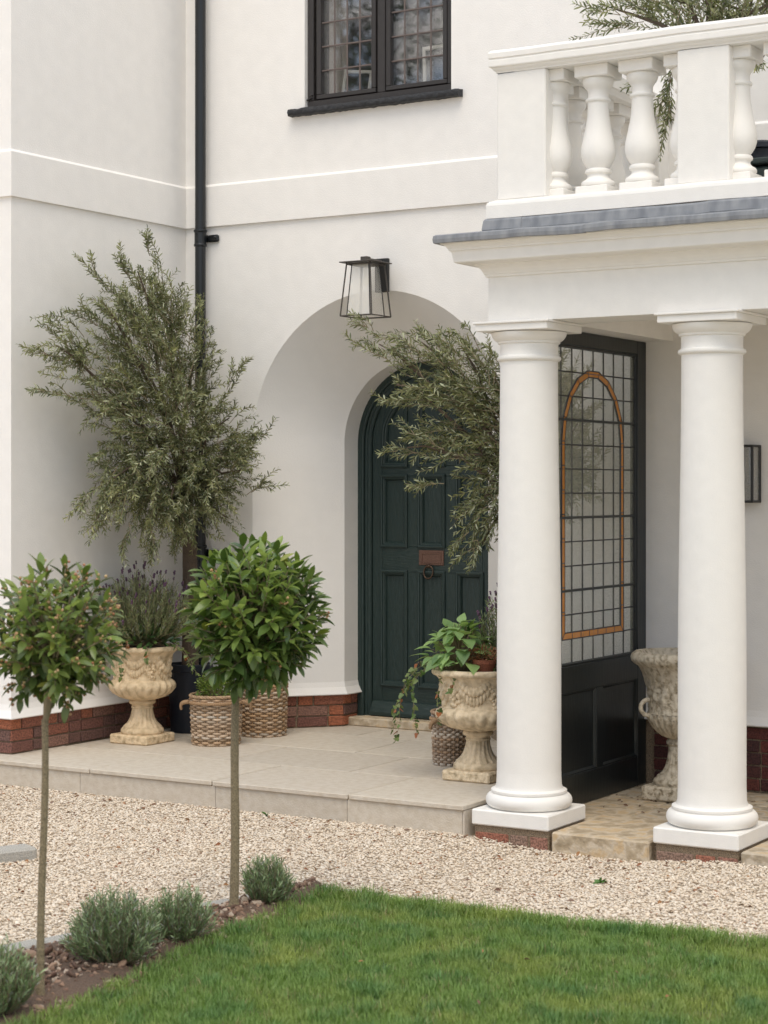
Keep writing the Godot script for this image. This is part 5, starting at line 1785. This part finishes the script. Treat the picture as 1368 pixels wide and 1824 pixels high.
func garden() -> void:
	bay_tree(Vector3(3.617, 0.03, 5.578), "near bay standard with yellow buds at the left edge", Vector3(0.02, 0.97, 0), Vector3(0.06, 1.265, -0.01), Vector3(-0.008, 0, -0.006), Vector3(0.255, 0.26, 0.255), 112, 0.95, 0.0125, 0.35, 0.84)
	bay_tree(Vector3(3.422, 0.035, 4.162), "bright green round bay standard in front of the terrace step", Vector3(0.014, 0.93, 0), Vector3(0.10, 1.245, -0.01), Vector3(0.006, 0, 0.004), Vector3(0.295, 0.32, 0.295), 185, 0.16, 0.0175, 0.0, 1.0)
	var g := "lavender clumps in the flower bed"
	lavender(Vector3(3.436, 0.03, 3.95), "small lavender clump right of the bright bay trunk", Vector3(0.115, 0.19, 0.115), 240, 0, Color(0.16, 0.24, 0.11), Color(0.38, 0.46, 0.25), g)
	lavender(Vector3(3.52, 0.03, 4.66), "lavender clump with dead stalks, second from the bright bay trunk", Vector3(0.13, 0.19, 0.15), 260, 0, Color(0.16, 0.24, 0.11), Color(0.38, 0.46, 0.25), g)
	lavender(Vector3(3.53, 0.03, 5.06), "large grey green lavender clump in the middle of the bed", Vector3(0.17, 0.25, 0.18), 430, 0, Color(0.16, 0.24, 0.11), Color(0.38, 0.46, 0.25), g)
	lavender(Vector3(3.64, 0.03, 5.82), "lavender clump cut off at the lower left corner", Vector3(0.14, 0.23, 0.14), 300, 0, Color(0.16, 0.24, 0.11), Color(0.38, 0.46, 0.25), g)
	# a few weeds at the foot of the step and in the gravel
	var wl := leaf_mesh(0.04, 0.02, 0.3, 0.3, 0, 3)
	for q in [[2.1, 2.03, "green weed at the foot of the terrace riser"], [4.35, 2.55, "green weed in the gravel in front of the porch"], [2.2, 4.55, "green weed in the gravel near the left bay trunk"], [3.62, 3.42, "green weed beside the granite setts"]]:
		var w := thing("weed", q[2], "weed", Vector3(q[0], gy(q[0]) + 0.005, q[1]))
		var xf := []
		var cs := PackedColorArray()
		for i in 9:
			xf.append(look(Vector3(0, 0.004, 0), Vector3(rnd(-1, 1), rnd(0.15, 0.7), rnd(-1, 1)), rnd(-0.5, 0.5), rnd(0.5, 1.0)))
			cs.append(Color(0.10, 0.2, 0.05) * rnd(0.8, 1.3))
		many("foliage", wl, M.leaf, w, xf, cs)

# ---------------------------------------------------------------- what the upper window mirrors
func grow(b: Mb, p: Vector3, d: Vector3, l: float, r: float, depth: int, tips: Array) -> void:
	var q := p
	var pts := [p]
	var rs := [r]
	var dd := d
	for i in 3:
		dd = (dd + rv() * 0.22 + Vector3(0, 0.06, 0)).normalized()
		q += dd * l / 3.0
		pts.append(q)
		rs.append(r * (1.0 - 0.14 * (i + 1)))
	b.tube(pts, rs, 6 if depth > 2 else 4, false)
	if depth == 0:
		tips.append(q)
		return
	for i in (3 if depth > 1 else 4):
		var ax := (dd + rv() * 0.8).normalized()
		grow(b, pts[rng.randi_range(1, 3)] if i else q, ax, l * rnd(0.6, 0.8), r * 0.56, depth - 1, tips)

func behind_the_camera() -> void:
	for q in [[Vector3(-7.5, -0.1, 15.5), "bare garden tree mirrored in the upper window panes", 6, 4.0]]:
		var k := thing("garden_tree", q[1], "tree", q[0])
		var b := Mb.new()
		var tips := []
		grow(b, Vector3.ZERO, Vector3.UP, q[3], 0.30, q[2], tips)
		put("trunk", b.mesh(), M.bark, k)
		var xf := []
		var cs := PackedColorArray()
		for t in tips:
			for i in 9:
				xf.append(look(t + rv() * rng.randf() * 0.4, rv(), rnd(-1, 1), rnd(0.7, 1.4)))
				cs.append(Color(0.05, 0.07, 0.025) * rnd(0.7, 1.3))
		many("foliage", leaf_mesh(0.12, 0.06, 0.2, 0.2, 0, 2), M.leaf, k, xf, cs)
